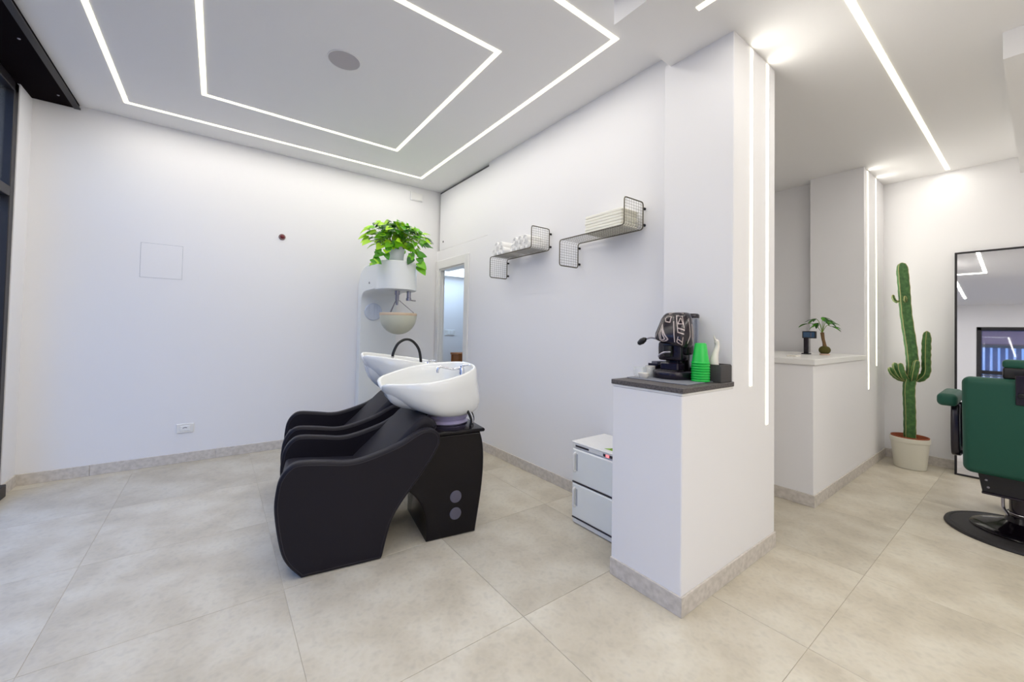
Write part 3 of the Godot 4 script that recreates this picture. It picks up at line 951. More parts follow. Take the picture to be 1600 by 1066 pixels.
	if hose:
		var hp := curve3([Vector3(0.89, 0.90, -0.33), Vector3(0.885, 0.99, -0.33), Vector3(0.865, 1.085, -0.33), Vector3(0.81, 1.152, -0.33), Vector3(0.75, 1.166, -0.33), Vector3(0.69, 1.13, -0.33), Vector3(0.655, 1.06, -0.33), Vector3(0.648, 1.02, -0.33)], 6)
		var ho := put("shower_hose", B.new().tube(hp, 0.0115, 10), M["black"], t)
		put("hose_tip", B.new().tube([Vector3(0.648, 1.024, -0.33), Vector3(0.648, 0.994, -0.33)], [0.012, 0.008], 10), M["chrome"], ho)

func shampoo_units() -> void:
	var p := Vector3(0.372, 0, -2.232)
	var nv := Vector3(-sin(deg_to_rad(9.0)), 0, cos(deg_to_rad(9.0)))
	shampoo_unit(p, "black shampoo chair nearest the camera with white ceramic basin tipped forward", 0.918, 1.008, false)
	shampoo_unit(p - nv * 0.80 - Vector3(0.01, 0, 0), "black shampoo chair behind the front one, black shower hose arching over its basin", 1.045, 0.95, true)


# ------------------------------------------------------------------ white arched unit, hanging bowl, pothos
func leaf_mesh(L: float, W: float, droop: float, fold: float, heart := true) -> ArrayMesh:
	var b := B.new()
	var rows := []
	var n := 7
	for i in n + 1:
		var t := i / float(n)
		var w: float
		if heart: w = W * pow(sin(PI * pow(t * 0.94 + 0.06, 0.62)), 0.8) if t < 1.0 else 0.0
		else: w = W * pow(sin(PI * clampf(t, 0.03, 1.0)), 0.9) if t < 1.0 else 0.0
		var row := []
		for j in 5:
			var s := (j - 2) / 2.0
			row.append(Vector3(s * w, -droop * t * t + fold * absf(s) * w - 0.02 * W * cos(s * 9.0), t * L - (0.12 * L * absf(s) * (1.0 - t) if heart else 0.0)))
		rows.append(row)
	b.sheet(rows)
	return b.mesh()

func aim(d: Vector3, up: Vector3) -> Basis:
	var z := d.normalized()
	var x := up.cross(z)
	x = x.normalized() if x.length() > 0.01 else Vector3.RIGHT
	return Basis(x, z.cross(x), z)

func planter_unit() -> void:
	var t := thing("white_arch_wall_unit", "white arched wall unit with a drum-shaped arm above the shampoo basins", "stand")  # arched wall unit, its slab backed against the wall
	var x0 := 1.284; var x1 := 1.70
	# bent slab: profile in z, y, swept across x
	var zy := [Vector2(-4.705, 0.0), Vector2(-4.705, 1.58), Vector2(-4.69, 1.74), Vector2(-4.62, 1.86), Vector2(-4.48, 1.925), Vector2(-4.30, 1.94), Vector2(-4.06, 1.94), Vector2(-4.06, 1.66), Vector2(-4.40, 1.66), Vector2(-4.51, 1.64), Vector2(-4.57, 1.585), Vector2(-4.585, 1.50), Vector2(-4.585, 0.0)]
	var poly := smooth(zy, 4, true, [0, 1, 6, 7, 8, 11, 12])
	put("bent_slab", B.new().prism(poly, Transform3D(Basis(Vector3(0, 0, 1), Vector3(0, 1, 0), Vector3(1, 0, 0)), Vector3(x0, 0, 0)), x1 - x0, 0.008, 2), M["unit_white"], t)
	put("drum", B.new().lathe([Vector2(0, 1.648), Vector2(0.196, 1.648), Vector2(0.208, 1.656), Vector2(0.208, 1.932), Vector2(0.2, 1.942), Vector2(0, 1.942)], 48, Vector3(1.492, 0, -4.06)), M["unit_white"], t)
	var up := Basis(Vector3.RIGHT, PI / 2)
	var dp := put("round_cover", B.new().lathe([Vector2(0, 0), Vector2(0.098, 0), Vector2(0.098, 0.014), Vector2(0.09, 0.02), Vector2(0, 0.02)], 36, Vector3(1.425, 1.44, -4.585), up), M["disc_pale"], t)
	for i in 7:
		var dx := (i - 3) * 0.022
		var h := sqrt(0.085 * 0.085 - dx * dx)
		put("rib", lohi(Vector3(1.425 + dx - 0.004, 1.44 - h, -4.566), Vector3(1.425 + dx + 0.004, 1.44 + h, -4.562)), M["disc_pale"], dp)
	put("bolt", B.new().lathe([Vector2(0, 0), Vector2(0.012, 0), Vector2(0.012, 0.006), Vector2(0, 0.008)], 12, Vector3(x0, 1.735, -4.28), Basis(Vector3.BACK, PI / 2)), M["steel"], t)
	var vl := put("valve", B.new().lathe([Vector2(0, 1.55), Vector2(0.028, 1.55), Vector2(0.028, 1.575), Vector2(0.022, 1.58), Vector2(0.022, 1.648), Vector2(0, 1.648)], 18, Vector3(1.61, 0, -4.0)), M["steel"], t)
	put("valve_lever", B.new().tube([Vector3(1.62, 1.558, -4.0), Vector3(1.68, 1.552, -3.98)], 0.007, 8), M["steel"], vl)
	put("stem_rod", B.new().lathe([Vector2(0, 1.50), Vector2(0.012, 1.50), Vector2(0.015, 1.54), Vector2(0.02, 1.56), Vector2(0.02, 1.60), Vector2(0.026, 1.61), Vector2(0.026, 1.648), Vector2(0, 1.648)], 16, Vector3(1.492, 0, -4.02)), M["steel"], t)
	# hanging bowl
	var hb := thing("hanging_bowl", "sage green half-round bowl with tan rim hanging on wires below the drum", "bowl", Vector3(1.51, 1.41, -4.02))
	var prof := [Vector2(0, -0.215)]
	for i in 12:
		var a := (i + 1) / 12.0 * PI / 2
		prof.append(Vector2(0.186 * pow(sin(a), 0.92), -0.215 + 0.195 * (1 - cos(a))))
	prof.append_array([Vector2(0.178, -0.02), Vector2(0.165, -0.06), Vector2(0.0, -0.12)])
	put("shell", B.new().lathe(prof, 48), M["bowl_sage"], hb)
	put("rim_band", B.new().lathe([Vector2(0.176, -0.021), Vector2(0.188, -0.021), Vector2(0.189, 0.0), Vector2(0.186, 0.006), Vector2(0.178, 0.006), Vector2(0.174, 0.0), Vector2(0.176, -0.021)], 48), M["bowl_rim"], hb)
	for k in 3:
		var a := deg_to_rad(20.0 + 120.0 * k)
		put("hanging_wire", B.new().tube([Vector3(cos(a) * 0.17, 0.0, sin(a) * 0.17), Vector3(-0.018 + cos(a) * 0.02, 0.14, sin(a) * 0.02)], 0.0045, 6), M["steel"], hb)
	var spring := []
	for i in 49:
		var a := TAU * i / 8.0
		spring.append(Vector3(-0.018 + cos(a) * 0.014, 0.135 + i * 0.0012, sin(a) * 0.014))
	put("spring_hook", B.new().tube(spring, 0.0035, 5), M["steel"], hb)
	# pot and trailing plant
	var pp := thing("potted_pothos", "bright green trailing pothos in a pale pot on the white drum", "potted plant", Vector3(1.47, 1.942, -4.05))
	put("pot", B.new().lathe([Vector2(0, 0), Vector2(0.078, 0), Vector2(0.085, 0.02), Vector2(0.10, 0.16), Vector2(0.106, 0.165), Vector2(0.106, 0.185), Vector2(0.096, 0.185), Vector2(0.09, 0.16), Vector2(0.0, 0.155)], 32), M["pot_grey"], pp)
	var rng := RandomNumberGenerator.new()
	rng.seed = 11
	var lv := [leaf_mesh(0.08, 0.037, 0.016, 0.26), leaf_mesh(0.096, 0.044, 0.028, 0.2), leaf_mesh(0.066, 0.031, 0.01, 0.3)]
	var lm := ["leaf_lime", "leaf_lime", "leaf_bright", "leaf_mid", "leaf_mid", "leaf_deep"]
	var origin := Vector3(0, 0.18, 0)
	for k in 215:
		var az := rng.randf() * TAU
		var el := deg_to_rad(rng.randf_range(-8.0, 88.0))
		var rad := rng.randf_range(0.10, 0.27) if k < 50 else rng.randf_range(0.20, 0.30)
		var d := Vector3(cos(az) * cos(el) * 1.16, sin(el) * 0.78, sin(az) * cos(el) * 0.9)
		var p := origin + d * rad + Vector3(0.02, 0.02, 0)
		var out := (Vector3(d.x, d.y * 0.2 - 0.25, d.z) + Vector3(rng.randf_range(-0.6, 0.6), rng.randf_range(-0.4, 0.4), rng.randf_range(-0.6, 0.6))).normalized()
		var o := put("leaf", lv[rng.randi() % 3], M[lm[rng.randi() % 6]], pp, p)
		o.basis = aim(out, (d + Vector3(0, 0.6, 0.5)).normalized()).scaled(Vector3.ONE * rng.randf_range(0.8, 1.15))
		if k % 3 == 0:
			put("stem", B.new().tube(curve3([origin + Vector3(cos(az) * 0.04, -0.01, sin(az) * 0.04), origin + d * rad * 0.55 + Vector3(0, 0.05, 0), p], 3), 0.0024, 4), M["vine"], pp)
	for e in [[[Vector3(-0.08, 0.18, 0.03), Vector3(-0.16, 0.16, 0.08), Vector3(-0.23, 0.06, 0.10), Vector3(-0.27, -0.03, 0.11), Vector3(-0.29, -0.08, 0.11)], 8], [[Vector3(0.07, 0.18, 0.07), Vector3(0.13, 0.17, 0.13), Vector3(0.17, 0.08, 0.19), Vector3(0.18, -0.02, 0.20), Vector3(0.19, -0.07, 0.20)], 9], [[Vector3(0.05, 0.19, 0.08), Vector3(0.09, 0.14, 0.15), Vector3(0.10, 0.06, 0.19), Vector3(0.10, 0.02, 0.20)], 6], [[Vector3(-0.05, 0.19, 0.08), Vector3(-0.09, 0.17, 0.12), Vector3(-0.13, 0.1, 0.14), Vector3(-0.15, 0.04, 0.15)], 6]]:
		var vine := curve3(e[0], 6)
		put("vine", B.new().tube(vine, 0.003, 5), M["vine"], pp)
		for k in e[1]:
			var p: Vector3 = vine[int((k + 0.6) / e[1] * (vine.size() - 1))]
			var out := Vector3(rng.randf_range(-0.8, 0.8), rng.randf_range(-1.0, 0.1), rng.randf_range(0.1, 0.9)).normalized()
			var o := put("leaf", lv[rng.randi() % 3], M[lm[rng.randi() % 5 + 1]], pp, p)
			o.basis = aim(out, Vector3(-0.3, 0.5, 0.9)).scaled(Vector3.ONE * rng.randf_range(0.85, 1.15))


# ------------------------------------------------------------------ coffee counter
func machine_print() -> ImageTexture:
	var im := Image.create(256, 256, false, Image.FORMAT_RGB8)
	im.fill(Color(0.13, 0.10, 0.13))
	var pen := Color(0.74, 0.68, 0.66)
	var strokes := [[[0.18, 0.10], [0.10, 0.45]], [[0.42, 0.06], [0.30, 0.55]], [[0.18, 0.10], [0.42, 0.06]], [[0.14, 0.36], [0.24, 0.18], [0.32, 0.36], [0.14, 0.36]], [[0.08, 0.50], [0.32, 0.46]], [[0.10, 0.58], [0.30, 0.55]], [[0.12, 0.66], [0.12, 0.90], [0.30, 0.78], [0.28, 0.66]], [[0.12, 0.78], [0.26, 0.72]], [[0.46, 0.30], [0.36, 0.80]], [[0.54, 0.10], [0.54, 0.32], [0.64, 0.30], [0.70, 0.20], [0.64, 0.10], [0.54, 0.10]], [[0.74, 0.36], [0.52, 0.76], [0.64, 0.94], [0.76, 0.62], [0.74, 0.36]], [[0.70, 0.46], [0.58, 0.76], [0.64, 0.84], [0.71, 0.60], [0.70, 0.46]], [[0.86, 0.20], [0.84, 0.60], [0.92, 0.80]]]
	for s in strokes:
		for i in s.size() - 1:
			var a := Vector2(s[i][0], s[i][1]) * 256.0
			var b := Vector2(s[i + 1][0], s[i + 1][1]) * 256.0
			var n := int(a.distance_to(b)) + 1
			for k in n + 1:
				var p := a.lerp(b, k / float(n))
				im.fill_rect(Rect2i(int(p.x) - 3, int(p.y) - 3, 6, 6), pen)
	return ImageTexture.create_from_image(im)

func coffee_counter() -> void:
	solo("stone_countertop", lohi(Vector3(1.686, CT - 0.024, -1.378), Vector3(2.177, CT, -0.973), 0.002), M["slate"], "dark grey stone slab topping the white half-height pillar block", "countertop")
	struct("trim_3", lohi(Vector3(1.6905, CT - 0.0345, -1.374), Vector3(2.178, CT - 0.0242, -0.979)), M["trim_white"])
	var y := CT
	solo("serving_mat", lohi(Vector3(1.80, y, -1.365), Vector3(2.11, y + 0.006, -1.02), 0.002), M["mat_grey"], "grey rectangular mat under the coffee machine", "mat")
	y += 0.006
	# espresso machine, front towards -x
	var t := thing("espresso_machine", "black espresso machine with pale line drawings on its hood", "coffee machine", Vector3(2.0, y, -1.205))
	var oval := func(rx: float, rz: float, yy: float, cx: float, n := 36) -> Array:
		var row := []
		for j in n:
			var a := TAU * j / n
			row.append(Vector3(cx + rx * signf(cos(a)) * pow(absf(cos(a)), 0.75), yy, rz * signf(sin(a)) * pow(absf(sin(a)), 0.75)))
		return row
	put("base_tray", B.new().loft([oval.call(0.098, 0.088, 0.0, -0.005), oval.call(0.106, 0.096, 0.006, -0.005), oval.call(0.106, 0.096, 0.036, -0.005), oval.call(0.098, 0.088, 0.043, -0.005), oval.call(0.09, 0.08, 0.041, -0.005)]), M["plum_black"], t)
	var gr := put("drip_grate", lohi(Vector3(-0.09, 0.041, -0.055), Vector3(0.0, 0.046, 0.055), 0.002), M["black"], t)
	for k in 6: put("slot", lohi(Vector3(-0.085, 0.0455, -0.046 + k * 0.017), Vector3(-0.006, 0.0475, -0.039 + k * 0.017)), M["rubber"], gr)
	put("column", B.new().loft([oval.call(0.055, 0.06, 0.04, 0.03), oval.call(0.05, 0.058, 0.09, 0.03), oval.call(0.052, 0.066, 0.20, 0.03)]), M["gloss_black"], t)
	put("foot_block", lohi(Vector3(-0.06, 0.043, -0.05), Vector3(0.03, 0.085, 0.055), 0.006), M["plum_black"], t)
	put("group_body", B.new().box(Vector3(-0.012, 0.145, 0.0), Vector3(0.085, 0.10, 0.135), 0.012, 2), M["plum_black"], t)
	put("side_block", B.new().box(Vector3(0.01, 0.155, 0.0), Vector3(0.07, 0.055, 0.175), 0.012, 2), M["gloss_black"], t)
	put("group_head", B.new().lathe([Vector2(0, 0.118), Vector2(0.022, 0.118), Vector2(0.026, 0.13), Vector2(0.026, 0.175), Vector2(0, 0.18)], 20, Vector3(-0.062, 0, 0.0)), M["black"], t)
	put("brew_spout", B.new().tube(curve3([Vector3(-0.082, 0.142, 0.028), Vector3(-0.09, 0.14, 0.0), Vector3(-0.1, 0.128, -0.022), Vector3(-0.1, 0.115, -0.03)], 4), 0.006, 8), M["steel"], t)
	# hood: leaning dome with the print
	var rows := []
	for e in [[0.188, 0.066, 0.088, -0.012], [0.20, 0.074, 0.096, -0.01], [0.235, 0.074, 0.097, -0.004], [0.28, 0.066, 0.088, 0.006], [0.32, 0.060, 0.078, 0.016], [0.340, 0.053, 0.070, 0.023], [0.352, 0.044, 0.060, 0.027], [0.356, 0.03, 0.045, 0.03], [0.357, 0.008, 0.012, 0.03]]:
		rows.append(oval.call(e[1], e[2], e[0], e[3]))
	# slant the lower edge up at the front
	for r in 3:
		for j in rows[r].size():
			var p: Vector3 = rows[r][j]
			p.y += clampf(p.z, -0.1, 0.1) * -0.22 * (1.0 - r * 0.3)
			rows[r][j] = p
	var hood_mat := mat("hood_print", Color(1, 1, 1), 0.18)
	hood_mat.albedo_texture = machine_print()
	hood_mat.uv1_scale = Vector3(3.0, -1.6, 1)
	hood_mat.uv1_offset = Vector3(0.05, 1.02, 0)
	put("hood", B.new().loft(rows, true), hood_mat, t)
	var lv := put("lever_arm", B.new().tube(curve3([Vector3(-0.01, 0.205, -0.09), Vector3(-0.03, 0.215, -0.125), Vector3(-0.045, 0.205, -0.15)], 4), 0.005, 8), M["steel"], t)
	put("lever_knob", B.new().lathe([Vector2(0, -0.034), Vector2(0.012, -0.026), Vector2(0.018, -0.004), Vector2(0.014, 0.016), Vector2(0.006, 0.026), Vector2(0, 0.028)], 16, Vector3(-0.055, 0.195, -0.165), Basis(aim(Vector3(0.2, 0.4, 0.5), Vector3.UP).x, aim(Vector3(0.2, 0.4, 0.5), Vector3.UP).z, -aim(Vector3(0.2, 0.4, 0.5), Vector3.UP).y)), M["black"], t)
	put("water_tank", B.new().loft([oval.call(0.038, 0.062, 0.05, 0.122), oval.call(0.038, 0.064, 0.12, 0.122), oval.call(0.038, 0.064, 0.33, 0.122)]), M["tank"], t)
	put("tank_lid", B.new().loft([oval.call(0.041, 0.067, 0.328, 0.120), oval.call(0.041, 0.067, 0.346, 0.120), oval.call(0.036, 0.06, 0.352, 0.118)]), M["plum_black"], t)
	put("tank_strut", lohi(Vector3(0.150, 0.05, 0.028), Vector3(0.158, 0.325, 0.044), 0.002), M["cap_grey"], t)
	put("tank_base", B.new().loft([oval.call(0.04, 0.066, 0.0, 0.122), oval.call(0.042, 0.068, 0.055, 0.122)]), M["black"], t)
	# stack of upturned green cups
	var cup := B.new()
	cup.lathe([Vector2(0.0385, 0.0), Vector2(0.043, 0.0), Vector2(0.0445, 0.0015), Vector2(0.0445, 0.0055), Vector2(0.0425, 0.0075), Vector2(0.0398, 0.0125), Vector2(0.0275, 0.100), Vector2(0.025, 0.103), Vector2(0, 0.101), Vector2(0, 0.099), Vector2(0.0255, 0.099)], 40)
	var cm := cup.mesh()
	var foot := B.new().lathe([Vector2(0.018, 0.100), Vector2(0.0235, 0.1015), Vector2(0.0225, 0.1045), Vector2(0.02, 0.1045), Vector2(0.018, 0.102)], 32).mesh()
	var ord := ["lowest", "second from the bottom", "third from the bottom", "fourth from the bottom", "fourth from the top", "third from the top", "second from the top", "topmost, its tall body showing"]
	for k in 8:
		var c := thing("plastic_cup", "bright green plastic cup turned upside down in the stack, " + ord[k], "cup", Vector3(1.99, y + k * 0.0128, -1.055), 0.0, "stack of green plastic cups")
		put("body", cm, M["cup_green"], c)
		put("foot_ring", foot, M["cup_green"], c)
	# woven dark basket with a white bottle
	var bk := thing("dark_basket", "square dark grey woven basket at the pillar end of the counter", "basket", Vector3(2.105, CT, -1.035))
	for s in [-1.0, 1.0]:
		put("side", B.new().box(Vector3(s * 0.053, 0.044, 0), Vector3(0.008, 0.086, 0.112), 0.003, 2), M["basket"], bk)
		put("side", B.new().box(Vector3(0, 0.044, s * 0.053), Vector3(0.112, 0.086, 0.008), 0.003, 2), M["basket"], bk)
	put("bottom", lohi(Vector3(-0.054, 0.0, -0.054), Vector3(0.054, 0.006, 0.054), 0.002), M["basket"], bk)
	var rl := fillet([Vector3(-0.053, 0.087, -0.053), Vector3(0.053, 0.087, -0.053), Vector3(0.053, 0.087, 0.053), Vector3(-0.053, 0.087, 0.053)], 0.012, true)
	put("rim", B.new().tube(rl, 0.005, 6, true), M["basket"], bk)
	var bt := thing("ceramic_bird", "slender cream ceramic bottle with curved bird-like neck standing in the basket", "ornament", Vector3(2.085, CT + 0.007, -1.035))
	put("body", B.new().tube(curve3([Vector3(0, 0, 0), Vector3(0, 0.05, 0), Vector3(0.002, 0.10, 0.0), Vector3(0.010, 0.14, 0.004), Vector3(0.019, 0.175, 0.008), Vector3(0.016, 0.203, 0.006), Vector3(0.008, 0.212, 0.003)], 5), [0.018, 0.02, 0.0225, 0.024, 0.025, 0.0255, 0.0255, 0.025, 0.0245, 0.0235, 0.022, 0.0205, 0.019, 0.0175, 0.016, 0.015, 0.014, 0.0135, 0.013, 0.0125, 0.012, 0.0115, 0.0115, 0.012, 0.0125, 0.012, 0.0105, 0.008, 0.006, 0.004, 0.002], 18), M["porcelain"], bt)
	put("beak", B.new().tube([Vector3(0.012, 0.207, 0.004), Vector3(0.003, 0.222, 0.001), Vector3(0.001, 0.236, 0.0)], [0.006, 0.004, 0.001], 8), M["porcelain"], bt)
	# drinking glasses and cups on the left
	var glass := B.new()
	glass.lathe([Vector2(0, 0), Vector2(0.024, 0), Vector2(0.031, 0.012), Vector2(0.033, 0.03), Vector2(0.029, 0.05), Vector2(0.0275, 0.052), Vector2(0.031, 0.03), Vector2(0.029, 0.014), Vector2(0, 0.006)], 28)
	var gm := glass.mesh()
	for e in [[1.872, -1.335, "small round clear glass nearest the left edge of the coffee counter"], [1.925, -1.315, "small clear glass between the left glass and the coffee machine base"]]:
		var g := thing("drinking_glass", e[2], "glass", Vector3(e[0], y, e[1]), 0.0)
		put("bowl", gm, M["glass"], g)
		put("rim", B.new().tube(fillet([Vector3(-0.028, 0.051, -0.028), Vector3(0.028, 0.051, -0.028), Vector3(0.028, 0.051, 0.028), Vector3(-0.028, 0.051, 0.028)], 0.026, true, 8), 0.0013, 6, true), M["glass"], g)
	var sc := thing("sugar_bowl", "low cream porcelain bowl among the clear glasses", "bowl", Vector3(1.845, y, -1.29))
	put("body", B.new().lathe([Vector2(0, 0), Vector2(0.018, 0), Vector2(0.026, 0.012), Vector2(0.028, 0.026), Vector2(0.026, 0.026), Vector2(0.022, 0.012), Vector2(0, 0.006)], 26), M["porcelain"], sc)
	var wc := thing("espresso_cup", "small plain white cup in front of the black holder", "cup", Vector3(1.965, y, -1.33))
	put("body", B.new().lathe([Vector2(0, 0), Vector2(0.02, 0), Vector2(0.024, 0.008), Vector2(0.0275, 0.056), Vector2(0.0255, 0.056), Vector2(0.021, 0.01), Vector2(0, 0.008)], 28), M["porcelain"], wc)
	var he := []
	for i in 9: he.append(Vector3(0.0, 0.03 + 0.015 * sin(i / 8.0 * PI - PI / 2), -0.024 - 0.014 * cos(i / 8.0 * PI - PI / 2)))
	put("cup_handle", B.new().tube(he, 0.003, 6), M["porcelain"], wc)
	var nh := thing("black_holder", "open black holder box behind the coffee machine", "holder", Vector3(2.055, CT, -1.335))
	for s in [-1.0, 1.0]:
		put("side", lohi(Vector3(s * 0.058 - 0.003, 0.0, -0.03), Vector3(s * 0.058 + 0.003, 0.075, 0.03), 0.001), M["plum_black"], nh)
		put("side", lohi(Vector3(-0.058, 0.0, s * 0.029 - 0.003), Vector3(0.058, 0.07, s * 0.029 + 0.003), 0.001), M["plum_black"], nh)
	put("bottom", lohi(Vector3(-0.058, 0.0, -0.03), Vector3(0.058, 0.006, 0.03)), M["plum_black"], nh)
	put("packets", B.new().box(Vector3(0.0, 0.055, 0), Vector3(0.09, 0.062, 0.04), 0.004, 2), M["cap_grey"], nh)


# ------------------------------------------------------------------ towel warmer
func towel_cabinet() -> void:
	var t := thing("towel_warmer", "white two-door towel warmer cabinet standing on the floor against the right wall", "cabinet", Vector3(1.92, 0, -1.885))
	var W := 0.445; var D := 0.325; var H := 0.535    # along z, x, y
	put("body", lohi(Vector3(0.012, 0.02, 0.0), Vector3(D, H - 0.012, W), 0.006), M["appliance"], t)
	put("top", lohi(Vector3(-0.004, H - 0.014, -0.004), Vector3(D, H, W + 0.004), 0.005), M["trim_white"], t)
	put("control_band", lohi(Vector3(-0.001, 0.495, 0.0), Vector3(0.02, 0.522, W), 0.003), M["trim_white"], t)
	put("vent_strip", lohi(Vector3(-0.003, 0.502, 0.03), Vector3(0.004, 0.514, 0.145), 0.001), M["dark_strip"], t)
	var dp := put("control_panel", lohi(Vector3(-0.003, 0.500, 0.262), Vector3(0.004, 0.517, 0.36), 0.001), M["dark_strip"], t)
	put("led_display", lohi(Vector3(-0.0045, 0.501, 0.284), Vector3(0.003, 0.516, 0.31), 0.0005), M["display_red"], dp)
	for e in [[0.275, 0.488], [0.045, 0.262]]:
		var d := put("door", lohi(Vector3(-0.004, e[0], 0.004), Vector3(0.012, e[1], W - 0.004), 0.005), M["appliance"], t)
		put("door_face", lohi(Vector3(-0.0055, e[0] + 0.006, 0.012), Vector3(0.0, e[1] - 0.006, W - 0.01), 0.002), M["door_glass"], d)
		put("door_handle", B.new().tube(fillet([Vector3(-0.004, e[1] - 0.025, 0.034), Vector3(-0.022, e[1] - 0.03, 0.034), Vector3(-0.022, e[1] - 0.14, 0.034), Vector3(-0.004, e[1] - 0.145, 0.034)], 0.01), 0.0075, 8), M["trim_white"], d)
		put("handle_recess", lohi(Vector3(-0.0062, e[1] - 0.14, 0.04), Vector3(-0.003, e[1] - 0.03, 0.056), 0.001), M["handle"], d)
		put("door_seal", lohi(Vector3(0.0, e[0] - 0.010, 0.002), Vector3(0.013, e[0] - 0.003, W - 0.002)), M["dark_strip"], d)
	put("plinth", lohi(Vector3(0.004, 0.004, 0.004), Vector3(D, 0.034, W - 0.004), 0.003), M["trim_white"], t)
	for z in [0.03, W - 0.03]:
		for x in [0.03, D - 0.03]:
			put("foot", B.new().lathe([Vector2(0, 0), Vector2(0.014, 0), Vector2(0.016, 0.008), Vector2(0, 0.01)], 12, Vector3(x, 0, z)), M["rubber"], t)
	var tri := B.new().prism(PackedVector2Array([Vector2(-0.034, -0.02), Vector2(0.034, -0.02), Vector2(0.0, 0.034)]), Transform3D(Basis(Vector3(0, 0, 1), Vector3(1, 0, 0), Vector3(0, 1, 0)), Vector3(0.055, H, 0.275)), 0.0012)
	var wl := put("warning_sticker", tri, M["sticker_green"], t)
	put("sticker_mark", B.new().tube([Vector3(0.047, H + 0.0012, 0.275), Vector3(0.07, H + 0.0012, 0.275)], 0.0018, 5), M["frame_dark"], wl)


# ------------------------------------------------------------------ reception desk
func reception() -> void:
	var y := 1.085
	solo("reception_countertop", lohi(Vector3(3.53, 1.04, -2.6), Vector3(4.94, y, -1.012), 0.004), M["trim_white"], "long white countertop of the reception desk between the two pillars", "countertop")
	solo("receipt_tray", lohi(Vector3(-0.05, 0, -0.035), Vector3(0.05, 0.012, 0.035), 0.003), M["porcelain"], "small flat white tray on the reception counter beside the near pillar", "tray", Vector3(3.86, y, -1.255))
	var m := thing("customer_display", "small black pole-mounted customer display on the reception counter", "display", Vector3(4.42, y, -1.335))
	put("base", B.new().box(Vector3(0, 0.005, 0), Vector3(0.07, 0.01, 0.06), 0.004, 2), M["black"], m)
	put("pole", B.new().box(Vector3(0, 0.08, 0), Vector3(0.026, 0.15, 0.036), 0.004, 2), M["plum_black"], m)
	var sc := put("housing", B.new().box(Vector3(-0.004, 0.182, 0.026), Vector3(0.03, 0.066, 0.106), 0.004, 2, Basis(Vector3.UP, 0.0)), M["black"], m)
	put("screen_blue_reflection", lohi(Vector3(-0.0205, 0.158, -0.018), Vector3(-0.018, 0.206, 0.07), 0.001), M["screen_blue_reflection"], sc)
	put("stripe", lohi(Vector3(-0.0215, 0.162, 0.038), Vector3(-0.0185, 0.2, 0.046)), M["cap_grey"], sc)
	# little tree
	var p := thing("bonsai_tree", "small money tree with bare trunk growing from a mossy ball on the reception counter", "potted plant", Vector3(4.42, y, -1.195))
	put("saucer", B.new().lathe([Vector2(0, 0), Vector2(0.036, 0), Vector2(0.04, 0.012), Vector2(0.034, 0.014), Vector2(0, 0.01)], 24), M["blush"], p)
	var mb := []
	for i in 13:
		var a := i / 12.0 * PI
		mb.append(Vector2(0.044 * pow(sin(a), 0.8), 0.045 - 0.037 * cos(a)))
	put("moss_ball", B.new().lathe(mb, 24), M["moss"], p)
	put("trunk", B.new().tube(curve3([Vector3(0, 0.07, 0.002), Vector3(0, 0.11, -0.004), Vector3(0, 0.15, -0.012), Vector3(0, 0.205, -0.018)], 4), [0.017, 0.016, 0.0145, 0.0135, 0.013, 0.0125, 0.0125, 0.0125, 0.013, 0.0135, 0.014, 0.0145, 0.0145], 14), M["bark"], p)
	var lf := leaf_mesh(0.085, 0.016, 0.018, 0.25, false)
	var top := Vector3(0, 0.2, -0.018)
	var rng := RandomNumberGenerator.new()
	rng.seed = 4
	for e in [[Vector3(0.0, 0.285, -0.125), -1.0], [Vector3(-0.02, 0.33, -0.06), -0.4], [Vector3(0.01, 0.345, -0.02), 0.1], [Vector3(-0.02, 0.30, 0.03), 0.5], [Vector3(0.0, 0.26, 0.045), 0.8], [Vector3(0.03, 0.32, 0.0), 0.3], [Vector3(-0.03, 0.29, -0.04), -0.2]]:
		var tip: Vector3 = e[0]
		put("stem", B.new().tube(curve3([top, top.lerp(tip, 0.5) + Vector3(0, 0.035, 0), tip], 5), 0.0022, 5), M["vine"], p)
		for k in 5:
			var side := (k - 2) * 0.6
			var dir := Vector3(sin(side) * 0.7 + rng.randf_range(-0.2, 0.2), -0.35 + rng.randf_range(-0.15, 0.25), e[1] + cos(side) * 0.5 * signf(e[1])).normalized()
			var o := put("leaf", lf, M[["leaf_mid", "leaf_deep", "leaf_mid"][k % 3]], p, tip)
			o.basis = aim(dir, Vector3.UP).scaled(Vector3.ONE * rng.randf_range(0.7, 1.1))


# ------------------------------------------------------------------ cactus
func ribbed(path: Array, rad: Array, ribs: int, turn: float, wave: float) -> Array:
	var rows := []
	var edges := []
	for k in ribs: edges.append([])
	var n := path.size()
	var per := 8 * ribs
	for i in n:
		var t: Vector3 = (path[mini(i + 1, n - 1)] - path[maxi(i - 1, 0)]).normalized()
		var x := t.cross(Vector3(0.13, 0.2, 1.0)).normalized()
		var z := x.cross(t).normalized()
		var row := []
		for j in per:
			var a := TAU * j / per
			var c := absf(cos(a * ribs / 2.0))
			var sc := 1.0 + wave * sin(i * 1.9 + floorf(a * ribs / TAU + 0.5) * 1.3) * pow(c, 4.0)
			var r: float = rad[i] * (0.62 + 0.38 * pow(c, 1.8)) * sc
			row.append(path[i] + (x * cos(a + turn) + z * sin(a + turn)) * r)
			if j % 8 == 0: edges[j / 8].append(row[-1])
		rows.append(row)
	return [rows, edges]

